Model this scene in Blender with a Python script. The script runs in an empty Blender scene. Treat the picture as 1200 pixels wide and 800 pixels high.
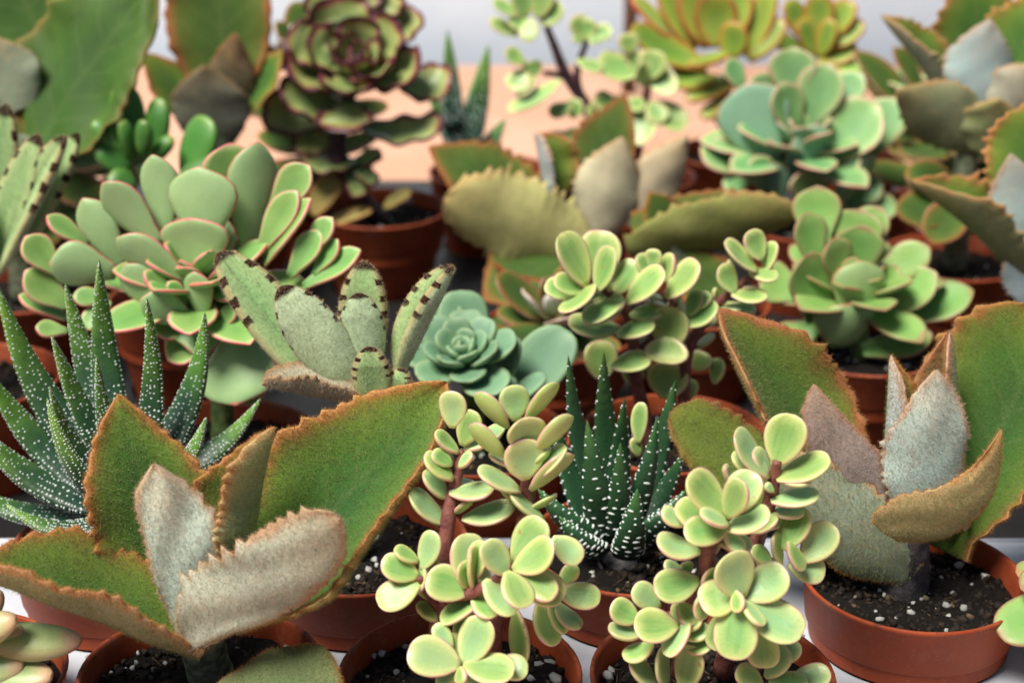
import bpy, math, random
import numpy as np
from mathutils import Vector, Matrix

# ------------------------------------------------------------------ camera
scene = bpy.context.scene
COL = scene.collection
FPX = 1950.0                      # focal length in pixels of a 1200 px wide picture
CAM = Vector((0.0, 0.0, 0.2747))
PITCH = math.radians(22.3)
cam_data = bpy.data.cameras.new('camera')
cam = bpy.data.objects.new('camera', cam_data)
COL.objects.link(cam)
cam.location = CAM
cam.rotation_euler = (math.pi / 2 - PITCH, 0, 0)
cam_data.sensor_width = 36.0
cam_data.lens = FPX / 1200 * 36.0
cam_data.clip_start = 0.01
cam_data.clip_end = 50.0
cam_data.dof.use_dof = True
cam_data.dof.focus_distance = 0.42
cam_data.dof.aperture_fstop = 13.0
scene.camera = cam

# ------------------------------------------------------------------ light
SUN_EL, SUN_AZ = math.radians(62), math.radians(-128)     # azimuth measured from +Y towards +X
world = bpy.data.worlds.new('World')
scene.world = world
world.use_nodes = True
wn = world.node_tree
wn.nodes.clear()
sky = wn.nodes.new('ShaderNodeTexSky')
sky.sky_type = 'NISHITA'
sky.sun_disc = False
sky.sun_elevation = SUN_EL
sky.sun_rotation = SUN_AZ
sky.air_density = 1.0
sky.dust_density = 2.5
bg = wn.nodes.new('ShaderNodeBackground')
bg.inputs['Strength'].default_value = 0.048
wo = wn.nodes.new('ShaderNodeOutputWorld')
wn.links.new(sky.outputs[0], bg.inputs['Color'])
wn.links.new(bg.outputs[0], wo.inputs['Surface'])
sun_d = bpy.data.lights.new('sun', 'SUN')
sun_d.energy = 4.9
sun_d.angle = math.radians(25)
sun_d.color = (1.0, 0.95, 0.85)
sun = bpy.data.objects.new('sun', sun_d)
COL.objects.link(sun)
sdir = Vector((math.sin(SUN_AZ) * math.cos(SUN_EL), math.cos(SUN_AZ) * math.cos(SUN_EL), math.sin(SUN_EL)))
sun.rotation_euler = sdir.to_track_quat('Z', 'Y').to_euler()
sun.location = (0, 0, 3)
vs = scene.view_settings
vs.view_transform = 'Standard'
vs.look = 'None'
vs.exposure = 0.3
vs.gamma = 1.0
vs.use_curve_mapping = False
scene.render.engine = 'CYCLES'
scene.render.resolution_x, scene.render.resolution_y = 1024, 682

# ------------------------------------------------------------------ helpers: space
FWD = Vector((0, math.cos(PITCH), -math.sin(PITCH)))
UPC = Vector((0, math.sin(PITCH), math.cos(PITCH)))
RGT = Vector((1, 0, 0))
RIM_Z = 0.045

def ray(px, py):
    return FWD + RGT * ((px - 600) / FPX) + UPC * ((400 - py) / FPX)
def on_z(px, py, z):
    d = ray(px, py)
    return CAM + d * ((z - CAM.z) / d.z)
def on_y(px, py, y):
    d = ray(px, py)
    return CAM + d * (y / d.y)
def depth(p):
    return (p - CAM).dot(FWD)
def cvec(r, u, t):
    return RGT * r + UPC * u - FWD * t

# ------------------------------------------------------------------ helpers: objects
def new_mesh(name, V, F, mats, attrs=None, mi=None, smooth=True):
    me = bpy.data.meshes.new(name)
    V = np.asarray(V, dtype=np.float32)
    if isinstance(F, list) and F and isinstance(F[0], np.ndarray):
        sizes = np.concatenate([np.full(len(a), a.shape[1], dtype=np.int32) for a in F])
        loops = np.concatenate([a.ravel() for a in F]).astype(np.int32)
    else:
        sizes = np.array([len(f) for f in F], dtype=np.int32)
        loops = np.array([i for f in F for i in f], dtype=np.int32)
    me.vertices.add(len(V)); me.vertices.foreach_set('co', V.ravel())
    me.loops.add(len(loops)); me.loops.foreach_set('vertex_index', loops)
    me.polygons.add(len(sizes))
    me.polygons.foreach_set('loop_start', np.concatenate([[0], np.cumsum(sizes)[:-1]]).astype(np.int32))
    me.polygons.foreach_set('loop_total', sizes)
    if smooth:
        me.polygons.foreach_set('use_smooth', np.ones(len(sizes), dtype=bool))
    if mi is not None:
        me.polygons.foreach_set('material_index', np.asarray(mi, dtype=np.int32))
    for m in mats:
        me.materials.append(m)
    if attrs:
        for k, a in attrs.items():
            at = me.attributes.new(k, 'FLOAT', 'POINT')
            at.data.foreach_set('value', np.asarray(a, dtype=np.float32))
    me.update(calc_edges=True)
    return me

def add(name, me, parent=None, mat=None, loc=None):
    o = bpy.data.objects.new(name, me)
    COL.objects.link(o)
    if mat is not None:
        M = mat
    else:
        M = Matrix.Translation(loc if loc is not None else Vector((0, 0, 0)))
    if parent is not None:
        o.parent = parent
        pw = Vector((0, 0, 0)); p = parent
        M = WORLD[parent.name].inverted() @ M
    o.matrix_local = M
    WORLD[o.name] = (WORLD[parent.name] @ M) if parent is not None else M.copy()
    return o
WORLD = {}

def thing(name, label, cat, loc, group=None):
    o = bpy.data.objects.new(name, None)
    COL.objects.link(o)
    o.location = loc
    o.empty_display_size = 0.01
    o['label'] = label
    o['category'] = cat
    if group:
        o['group'] = group
    WORLD[o.name] = Matrix.Translation(loc)
    return o

# ------------------------------------------------------------------ helpers: nodes
class NT:
    def __init__(self, name):
        self.m = bpy.data.materials.new(name)
        self.m.use_nodes = True
        self.t = self.m.node_tree
        self.t.nodes.clear()
        self.out = self.t.nodes.new('ShaderNodeOutputMaterial')
    def n(self, typ, **kw):
        x = self.t.nodes.new('ShaderNode' + typ)
        for k, v in kw.items():
            setattr(x, k, v)
        return x
    def l(self, a, b):
        self.t.links.new(a, b)
    def put(self, sock, v):
        if isinstance(v, bpy.types.NodeSocket):
            self.l(v, sock)
        elif isinstance(v, (tuple, list)) and len(v) == 3 and sock.type == 'RGBA':
            sock.default_value = (*v, 1)
        else:
            sock.default_value = v
    def math(self, op, a, b=0.0, c=None, clamp=False):
        x = self.n('Math', operation=op, use_clamp=clamp)
        self.put(x.inputs[0], a); self.put(x.inputs[1], b)
        if c is not None:
            self.put(x.inputs[2], c)
        return x.outputs[0]
    def mix(self, f, a, b, blend='MIX'):
        x = self.n('Mix', data_type='RGBA', blend_type=blend)
        self.put(x.inputs[0], f); self.put(x.inputs[6], a); self.put(x.inputs[7], b)
        return x.outputs[2]
    def attr(self, name):
        return self.n('Attribute', attribute_name=name).outputs['Fac']
    def noise(self, scale, detail=2.0, rough=0.5, vec=None):
        x = self.n('TexNoise')
        x.inputs['Scale'].default_value = scale
        x.inputs['Detail'].default_value = detail
        x.inputs['Roughness'].default_value = rough
        if vec is not None:
            self.l(vec, x.inputs['Vector'])
        return x.outputs['Fac']
    def remap(self, v, a, b, c=0.0, d=1.0, smooth=False):
        x = self.n('MapRange', interpolation_type='SMOOTHSTEP' if smooth else 'LINEAR')
        self.put(x.inputs[0], v)
        for i, q in enumerate((a, b, c, d)):
            self.put(x.inputs[i + 1], q)
        return x.outputs[0]
    def ramp(self, v, stops):
        x = self.n('ValToRGB')
        e = x.color_ramp.elements
        e[0].position, e[0].color = stops[0][0], (*stops[0][1], 1)
        e[1].position, e[1].color = stops[-1][0], (*stops[-1][1], 1)
        for p, c in stops[1:-1]:
            q = e.new(p); q.color = (*c, 1)
        self.put(x.inputs[0], v)
        return x.outputs[0]
    def objvec(self, rnd=True):
        tc = self.n('TexCoord').outputs['Object']
        if not rnd:
            return tc
        oi = self.n('ObjectInfo')
        a = self.n('VectorMath', operation='ADD')
        self.l(tc, a.inputs[0])
        s = self.math('MULTIPLY', oi.outputs['Random'], 3.0)
        self.l(s, a.inputs[1])
        return a.outputs[0]

def principled(N, color, rough=0.5, spec=0.4, sss=0.0, sss_scale=0.003, sheen=0.0, bump=None, bump_d=0.0003, bump_s=0.5, coat=0.0):
    p = N.n('BsdfPrincipled')
    N.put(p.inputs['Base Color'], color)
    N.put(p.inputs['Roughness'], rough)
    p.inputs['Specular IOR Level'].default_value = spec
    if sss:
        p.inputs['Subsurface Weight'].default_value = sss
        p.inputs['Subsurface Radius'].default_value = (1.0, 0.8, 0.25)
        p.inputs['Subsurface Scale'].default_value = sss_scale
    if sheen:
        p.inputs['Sheen Weight'].default_value = sheen
        p.inputs['Sheen Roughness'].default_value = 0.4
    if coat:
        p.inputs['Coat Weight'].default_value = coat
    if bump is not None:
        b = N.n('Bump')
        b.inputs['Strength'].default_value = bump_s
        b.inputs['Distance'].default_value = bump_d
        N.l(bump, b.inputs['Height'])
        N.l(b.outputs[0], p.inputs['Normal'])
    N.l(p.outputs[0], N.out.inputs['Surface'])
    return p

def leaf_mat(name, stops, tip=None, tip_from=0.6, base=None, base_to=.5, under=None, obj_under=False, edge_noise=0.25, nscale=130,
             mott=0.25, speck=0.12, speck_scale=1800, rough=0.45, spec=0.4, sss=0.15, sheen=0.0, spots=False,
             streak=None, blot=None, veins=False, hue=0.012, val=0.14, bump_scale=500, bump_s=0.35):
    """colour of a leaf from its own anatomy: 'edge' 0 at the margin .. 1 at the midrib, 'u' base..tip, 'side' 1 upper 0 lower"""
    N = NT(name)
    vec = N.objvec()
    edge, u, side = N.attr('edge'), N.attr('u'), N.attr('side')
    n1 = N.noise(nscale, 3, 0.55, vec)
    n2 = N.noise(speck_scale, 2, 0.6, vec)
    e2 = N.math('ADD', edge, N.math('MULTIPLY', N.math('SUBTRACT', n1, 0.5), edge_noise), clamp=True)
    top = N.ramp(e2, stops)
    if streak is not None:                                   # green streaks from the base along the blade
        col, amt = streak
        sv = N.n('CombineXYZ')
        N.l(N.math('MULTIPLY', N.attr('v'), 3.2), sv.inputs[0]); N.l(N.math('MULTIPLY', u, 0.9), sv.inputs[1])
        N.l(N.math('MULTIPLY', N.n('ObjectInfo').outputs['Random'], 40.0), sv.inputs[2])
        sn = N.noise(1.6, 2, 0.5, sv.outputs[0])
        f = N.math('MULTIPLY', N.remap(sn, 0.48, 0.62, smooth=True), N.remap(edge, 0.15, 0.6, smooth=True))
        top = N.mix(N.math('MULTIPLY', f, amt), top, col)
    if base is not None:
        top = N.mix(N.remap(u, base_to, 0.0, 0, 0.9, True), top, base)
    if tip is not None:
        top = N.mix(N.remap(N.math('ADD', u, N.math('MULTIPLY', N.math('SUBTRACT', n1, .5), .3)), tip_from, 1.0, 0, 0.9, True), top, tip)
    if obj_under:
        uc = N.n('ObjectInfo').outputs['Color']
        f = N.remap(N.math('ADD', e2, N.math('MULTIPLY', N.remap(u, 0.8, 0.2), 0.12)), 0.03, 0.2, smooth=True)
        und = N.mix(f, N.mix(0.25, stops[0][1], uc), uc)
        bl = N.remap(N.noise(420, 2, 0.5, vec), 0.5, 0.68, 0, 0.35, True)
        und = N.mix(bl, und, N.mix(0.5, uc, (0.55, 0.34, 0.24)))
        tf = N.remap(N.math('ADD', u, N.math('MULTIPLY', N.math('SUBTRACT', n1, 0.5), 0.5)), 0.55, 1.0, 0, 0.6, True)
        und = N.mix(tf, und, N.mix(0.45, uc, (0.50, 0.27, 0.10)))
    elif under is not None:
        und = N.mix(N.remap(e2, 0.0, 0.09, smooth=True), stops[0][1], under)
    else:
        und = top
    c = N.mix(N.remap(side, 0.4, 0.6, smooth=True), und, top)
    if veins:                                                # pale side veins leaving the midrib
        av = N.math('ABSOLUTE', N.attr('v'))
        ph = N.math('MULTIPLY', N.math('ADD', N.math('SUBTRACT', u, N.math('MULTIPLY', av, 0.30)), N.math('MULTIPLY', n1, 0.06)), 44.0)
        vn = N.remap(N.math('SINE', ph), 0.75, 1.0, 0, 0.09, True)
        vn = N.math('MAXIMUM', vn, N.remap(av, 0.06, 0.0, 0, 0.12, True))
        c = N.mix(N.math('MULTIPLY', vn, N.remap(av, 1.0, 0.6)), c, N.mix(0.5, c, (0.34, 0.36, 0.16)))
    if spots:                                                # dark brown spots along the margin, a dark tip
        n4 = N.noise(330, 2, 0.5, vec)
        wv = N.math('SINE', N.math('MULTIPLY', N.math('ADD', u, N.math('MULTIPLY', n4, 0.05)), 46.0))
        m = N.math('MULTIPLY', N.remap(wv, 0.15, 0.5, smooth=True), N.remap(N.math('ADD', edge, N.math('MULTIPLY', N.math('SUBTRACT', n4, 0.5), 0.35)), 0.20, 0.12, smooth=True))
        m = N.math('MULTIPLY', m, N.remap(u, 0.42, 0.58, smooth=True))
        t = N.math('MULTIPLY', N.remap(N.math('ADD', u, N.math('MULTIPLY', n1, 0.08)), 0.955, 0.995, smooth=True), 1.0)
        m = N.math('MAXIMUM', m, t)
        b = N.math('MULTIPLY', N.remap(edge, 0.12, 0.0, smooth=True), 0.4)
        c = N.mix(N.math('MULTIPLY', b, N.remap(u, .2, .6)), c, (0.30, 0.13, 0.05))
        c = N.mix(m, c, (0.028, 0.010, 0.006))
    if blot is not None:                                     # scars and scuffs
        bv = N.noise(260, 2, 0.6, vec)
        c = N.mix(N.remap(bv, blot[1], blot[1] + 0.06, 0, 0.8, True), c, blot[0])
    oi = N.n('ObjectInfo').outputs['Random']
    hs = N.n('HueSaturation')
    N.put(hs.inputs['Hue'], N.remap(oi, 0, 1, 0.5 - hue, 0.5 + hue))
    v = N.math('ADD', N.remap(N.math('FRACT', N.math('MULTIPLY', oi, 7.31)), 0, 1, 1 - val, 1 + val),
               N.math('ADD', N.math('MULTIPLY', N.math('SUBTRACT', n1, 0.5), mott * 2), N.math('MULTIPLY', N.math('SUBTRACT', n2, 0.5), speck * 4)))
    N.put(hs.inputs['Value'], v)
    N.put(hs.inputs['Color'], c)
    nb = N.math('ADD', N.noise(bump_scale, 3, 0.6, vec), N.math('MULTIPLY', n2, 0.35))
    principled(N, hs.outputs[0], N.remap(n1, 0.3, 0.7, rough - 0.07, rough + 0.1), spec, sss * 1.5, 0.0022, sheen, nb, 0.0006, bump_s)
    return N.m

def fuzz_mat(name, inner, margin, own=0.0):
    N = NT(name)
    e = N.attr('edge')
    if own:
        inner = N.mix(own, inner, N.n('ObjectInfo').outputs['Color'])
    c = N.mix(N.remap(e, 0.02, 0.22, smooth=True), margin, inner)
    d = N.n('BsdfDiffuse'); N.put(d.inputs['Color'], c)
    t = N.n('BsdfTranslucent'); N.put(t.inputs['Color'], c)
    x = N.n('MixShader'); x.inputs[0].default_value = 0.4
    N.l(d.outputs[0], x.inputs[1]); N.l(t.outputs[0], x.inputs[2])
    N.l(x.outputs[0], N.out.inputs['Surface'])
    return N.m

def plain(name, col, rough=0.5, var=0.15, scale=300, bump_s=0.2, bump_d=0.0004, spec=0.4, col2=None, sss=0.0, detail=3):
    N = NT(name)
    vec = N.objvec()
    n1 = N.noise(scale, detail, 0.55, vec)
    c2 = col2 if col2 else tuple(min(1, x * (1 + 2 * var)) for x in col)
    c1 = col if col2 else tuple(x * (1 - 2 * var) for x in col)
    c = N.mix(N.remap(n1, 0.3, 0.7, smooth=True), c1, c2)
    principled(N, c, rough, spec, sss, 0.003, 0, N.noise(scale * 3, 3, 0.6, vec), bump_d, bump_s)
    return N.m

# ------------------------------------------------------------------ materials
MAT = {}
MAT['beh'] = leaf_mat('felt_leaf', [(0, (.42, .19, .08)), (.045, (.34, .155, .05)), (.11, (.20, .16, .035)), (.28, (.125, .185, .03)), (.6, (.065, .135, .024)), (1, (.036, .090, .024))],
                      obj_under=True, edge_noise=.42, mott=.3, speck=.10, rough=.85, spec=.1, sss=.08, sheen=.08, bump_s=.28, veins=True)
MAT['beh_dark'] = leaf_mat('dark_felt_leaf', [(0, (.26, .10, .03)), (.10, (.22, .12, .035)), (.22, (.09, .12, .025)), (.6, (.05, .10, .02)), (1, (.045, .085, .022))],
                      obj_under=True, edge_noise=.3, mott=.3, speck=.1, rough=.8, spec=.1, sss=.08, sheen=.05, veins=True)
MAT['beh_green'] = leaf_mat('green_felt_leaf', [(0, (.22, .13, .05)), (.04, (.17, .14, .04)), (.10, (.14, .16, .03)), (.4, (.13, .19, .03)), (1, (.09, .15, .03))],
                      obj_under=True, edge_noise=.3, mott=.3, speck=.10, rough=.85, spec=.1, sss=.08, sheen=.08, bump_s=.28, veins=True)
MAT['beh_lush'] = leaf_mat('lush_felt_leaf', [(0, (.22, .13, .04)), (.04, (.13, .15, .035)), (.12, (.065, .13, .022)), (.5, (.045, .11, .018)), (1, (.03, .08, .015))],
                      obj_under=True, edge_noise=.2, mott=.35, speck=.06, rough=.6, spec=.2, sss=.1, bump_s=.28, veins=True)
MAT['beh_brown'] = leaf_mat('brown_felt_leaf', [(0, (.30, .12, .06)), (.10, (.26, .13, .06)), (.4, (.20, .11, .05)), (1, (.12, .085, .04))],
                      obj_under=True, edge_noise=.3, mott=.3, speck=.14, rough=.8, spec=.1, sss=.05, sheen=.08)
MAT['tom'] = leaf_mat('plush_leaf', [(0, (.40, .43, .22)), (.2, (.35, .47, .21)), (1, (.24, .40, .16))], under=(.46, .57, .36), edge_noise=.2, speck=.05,
                      rough=.85, spec=.1, sss=.08, sheen=.1, spots=True, mott=.2)
MAT['jade'] = leaf_mat('variegated_leaf', [(0, (.60, .33, .29)), (.022, (.66, .52, .35)), (.07, (.58, .60, .25)), (.28, (.40, .51, .17)), (.6, (.26, .42, .12)), (1, (.21, .37, .125))],
                       under=(.38, .50, .16), edge_noise=.34, nscale=110, mott=.14, speck=.05, rough=.36, spec=.45, sss=.22,
                       streak=((.16, .35, .09), .55), hue=.014, val=.10, blot=((.36, .17, .06), .70), bump_s=.28, bump_scale=260)
MAT['jade_pale'] = leaf_mat('cream_leaf', [(0, (.62, .36, .29)), (.022, (.68, .56, .36)), (.07, (.58, .62, .28)), (.38, (.39, .53, .22)), (1, (.24, .43, .20))],
                       under=(.42, .53, .20), edge_noise=.34, nscale=90, mott=.12, speck=.05, rough=.33, spec=.5, sss=.22,
                       streak=((.25, .48, .23), .5), hue=.014, val=.08, blot=((.36, .17, .06), .70), bump_s=.28, bump_scale=260)
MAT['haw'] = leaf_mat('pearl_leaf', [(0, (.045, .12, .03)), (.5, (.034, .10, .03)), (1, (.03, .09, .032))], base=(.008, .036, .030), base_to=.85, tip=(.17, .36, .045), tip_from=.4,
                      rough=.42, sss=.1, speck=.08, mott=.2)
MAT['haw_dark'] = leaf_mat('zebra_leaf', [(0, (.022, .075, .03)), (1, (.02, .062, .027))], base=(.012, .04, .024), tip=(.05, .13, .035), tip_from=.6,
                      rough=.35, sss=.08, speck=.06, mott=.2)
MAT['fan'] = leaf_mat('pink_edged_leaf', [(0, (.64, .14, .15)), (.035, (.60, .27, .21)), (.09, (.42, .48, .20)), (.25, (.23, .40, .11)), (1, (.15, .31, .08))],
                      under=(.29, .43, .195), edge_noise=.12, rough=.42, spec=.4, sss=.15, mott=.15, speck=.05, hue=.015, val=.13, bump_s=.12, base=(.15, .30, .09))
MAT['fan_blue'] = leaf_mat('blue_green_rimmed_leaf', [(0, (.56, .24, .20)), (.05, (.50, .42, .25)), (.13, (.34, .46, .19)), (.4, (.20, .38, .14)), (1, (.15, .33, .13))],
                      under=(.22, .39, .25), edge_noise=.2, rough=.42, sss=.15, mott=.15, speck=.04, hue=.02, val=.16, bump_s=.12, base=(.09, .22, .09))
MAT['ech'] = leaf_mat('blue_rosette_leaf', [(0, (.26, .36, .18)), (.06, (.20, .33, .19)), (.4, (.15, .285, .165)), (1, (.125, .255, .15))], edge_noise=.2, rough=.5,
                      sss=.15, mott=.12, speck=.03, hue=.01, val=.12, bump_s=.1)
MAT['ech_g'] = leaf_mat('green_rosette_leaf', [(0, (.40, .16, .09)), (.05, (.34, .34, .15)), (.2, (.26, .42, .12)), (1, (.17, .38, .09))], under=(.27, .40, .17), tip=(.33, .20, .10), tip_from=.88,
                      edge_noise=.2, rough=.45, sss=.18, mott=.12, speck=.03, hue=.012, val=.12, bump_s=.1, base=(.16, .36, .10))
MAT['purple'] = leaf_mat('purple_edged_leaf', [(0, (.06, .006, .016)), (.13, (.085, .010, .022)), (.20, (.30, .11, .07)), (.30, (.30, .34, .11)), (1, (.17, .26, .09))],
                      edge_noise=.24, rough=.4, sss=.12, mott=.2, speck=.04, hue=.02, val=.14, bump_s=.15, base=(.10, .17, .07))
MAT['orange'] = leaf_mat('orange_edged_leaf', [(0, (.46, .09, .03)), (.06, (.46, .18, .04)), (.18, (.38, .36, .06)), (.5, (.27, .38, .055)), (1, (.15, .29, .05))],
                      edge_noise=.25, rough=.4, sss=.2, mott=.15, speck=.03, hue=.02, val=.15)
MAT['green'] = leaf_mat('plain_green_leaf', [(0, (.08, .22, .04)), (1, (.055, .19, .035))], tip=(.18, .30, .06), tip_from=.8, rough=.38, sss=.18, mott=.12, speck=.03, bump_s=.1)
MAT['plump'] = leaf_mat('plump_pink_leaf', [(0, (.42, .40, .20)), (.3, (.36, .46, .19)), (1, (.30, .42, .17))], tip=(.50, .30, .20), tip_from=.72, rough=.4, sss=.25, mott=.2, speck=.06,
                      blot=((.40, .07, .05), .68), bump_s=.15)
MAT['yellowed'] = leaf_mat('withered_leaf', [(0, (.30, .13, .04)), (.2, (.38, .28, .08)), (1, (.34, .30, .09))], rough=.6, mott=.3)
MAT['dot'] = plain('white_wart', (.72, .78, .70), .55, .08, 800, sss=.2)
MAT['fuzz'] = fuzz_mat('felt_hairs', (.33, .37, .17), (.60, .30, .11))
MAT['fuzz_pale'] = fuzz_mat('white_hairs', (.56, .56, .48), (.60, .42, .27), .5)
MAT['stem_red'] = plain('red_stem', (.13, .035, .035), .5, .3, 350, .5, .0006, col2=(.25, .09, .07))
MAT['stem_green'] = plain('green_stem', (.10, .16, .05), .6, .25, 300, .4)
MAT['stem_felt'] = plain('felt_stem', (.13, .15, .09), .9, .25, 400, .6)
MAT['stem_dusk'] = plain('dusky_felt_stem', (.07, .065, .07), .9, .25, 400, .6)
MAT['felt_dull'] = leaf_mat('dull_felt_leaf', [(0, (.20, .17, .08)), (.08, (.15, .18, .08)), (1, (.10, .15, .065))], rough=.9, spec=.1, sss=.05, mott=.3, speck=.14)
MAT['felt_cream'] = leaf_mat('cream_felt_leaf', [(0, (.30, .15, .07)), (.10, (.34, .22, .13)), (.3, (.42, .38, .28)), (1, (.40, .42, .30))], obj_under=True, rough=.9, spec=.1, sss=.05, mott=.3, speck=.1)
MAT['stem_purple'] = plain('purple_stem', (.05, .02, .03), .6, .3, 300, .4)

def pot_mat():
    N = NT('terracotta_plastic')
    vec = N.objvec()
    n1 = N.noise(70, 3, .6, vec); n2 = N.noise(900, 2, .6, vec)
    c = N.mix(N.remap(n1, .35, .7, smooth=True), (.25, .043, .015), (.33, .066, .023))
    c = N.mix(N.remap(n2, .60, .78, 0, .22), c, (.45, .24, .15))
    c = N.mix(N.remap(N.noise(240, 4, .7, vec), .62, .72, 0, .35, True), c, (.05, .03, .02))
    sep = N.n('SeparateXYZ'); N.l(N.n('TexCoord').outputs['Object'], sep.inputs[0])
    zz = sep.outputs[2]
    lime = N.math('MULTIPLY', N.remap(N.noise(130, 4, .7, vec), .5, .7, 0, .5, True), N.remap(zz, .046, .030, 1.0, .25))
    c = N.mix(N.math('MULTIPLY', lime, N.remap(N.n('ObjectInfo').outputs['Random'], 0, 1, .2, 1)), c, (.40, .22, .16))
    dirt = N.math('MULTIPLY', N.remap(N.noise(330, 3, .7, vec), .52, .66, 0, .7, True), N.remap(zz, .0435, .0452, 0, 1))
    c = N.mix(dirt, c, (.03, .02, .014))
    principled(N, c, N.remap(n1, .3, .7, .45, .62), .18, .05, .002, 0, N.noise(400, 3, .5, vec), .0003, .12)
    return N.m
MAT['pot'] = pot_mat()
def soil_mat():
    N = NT('dark_peat')
    vec = N.objvec()
    n1 = N.noise(900, 4, .7, vec)
    c = N.ramp(n1, [(.3, (.002, .0016, .0013)), (.52, (.008, .005, .0035)), (.66, (.022, .014, .009)), (.8, (.09, .06, .04))])
    principled(N, c, .85, .25, 0, 0, 0, N.noise(1500, 4, .7, vec), .0015, 1.0)
    return N.m
MAT['soil'] = soil_mat()
MAT['crumb'] = plain('peat_crumb', (.004, .003, .0025), .8, .3, 700, .8, .0006, col2=(.032, .019, .011))
MAT['bark'] = plain('bark_fibre', (.06, .035, .018), .85, .3, 700, .8, .0006, col2=(.16, .10, .055))
MAT['perlite'] = plain('perlite', (.50, .50, .47), .8, .2, 900, .8, .0006, col2=(.72, .72, .70))
MAT['grit'] = plain('tan_grit', (.20, .16, .09), .8, .2, 900, .8, .0006, col2=(.36, .31, .20))
MAT['tray'] = plain('white_tray_plastic', (.46, .49, .55), .5, .05, 60, .1, .0003, col2=(.53, .56, .62))
MAT['table'] = plain('peach_tabletop', (.72, .36, .21), .6, .1, 14, .2, .0008, col2=(.82, .46, .30), detail=6)
MAT['wall'] = plain('pale_blue_wall', (.60, .70, .82), .8, .04, 9, .2, .001, col2=(.66, .75, .86))
MAT['gap_shade_tray'] = plain('gap_shade_black', (.012, .012, .013), .5, .1, 60, .1, .0003)  # near-black colour in place of the shade in the rear gaps
MAT['wood'] = plain('dark_wood', (.07, .035, .02), .7, .25, 60, .5, .001)

# ------------------------------------------------------------------ leaf builder
RNG = np.random.default_rng(7)

def profile(u, a, b, wb):
    um = a / (a + b)
    w = np.power(np.maximum(u, 1e-6), a) * np.power(np.maximum(1 - u, 0), b) / (um ** a * (1 - um) ** b)
    f = np.clip(u / max(um, 1e-3), 0, 1)
    return np.maximum(w, wb * (1 - f) + 0 * w)

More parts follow.
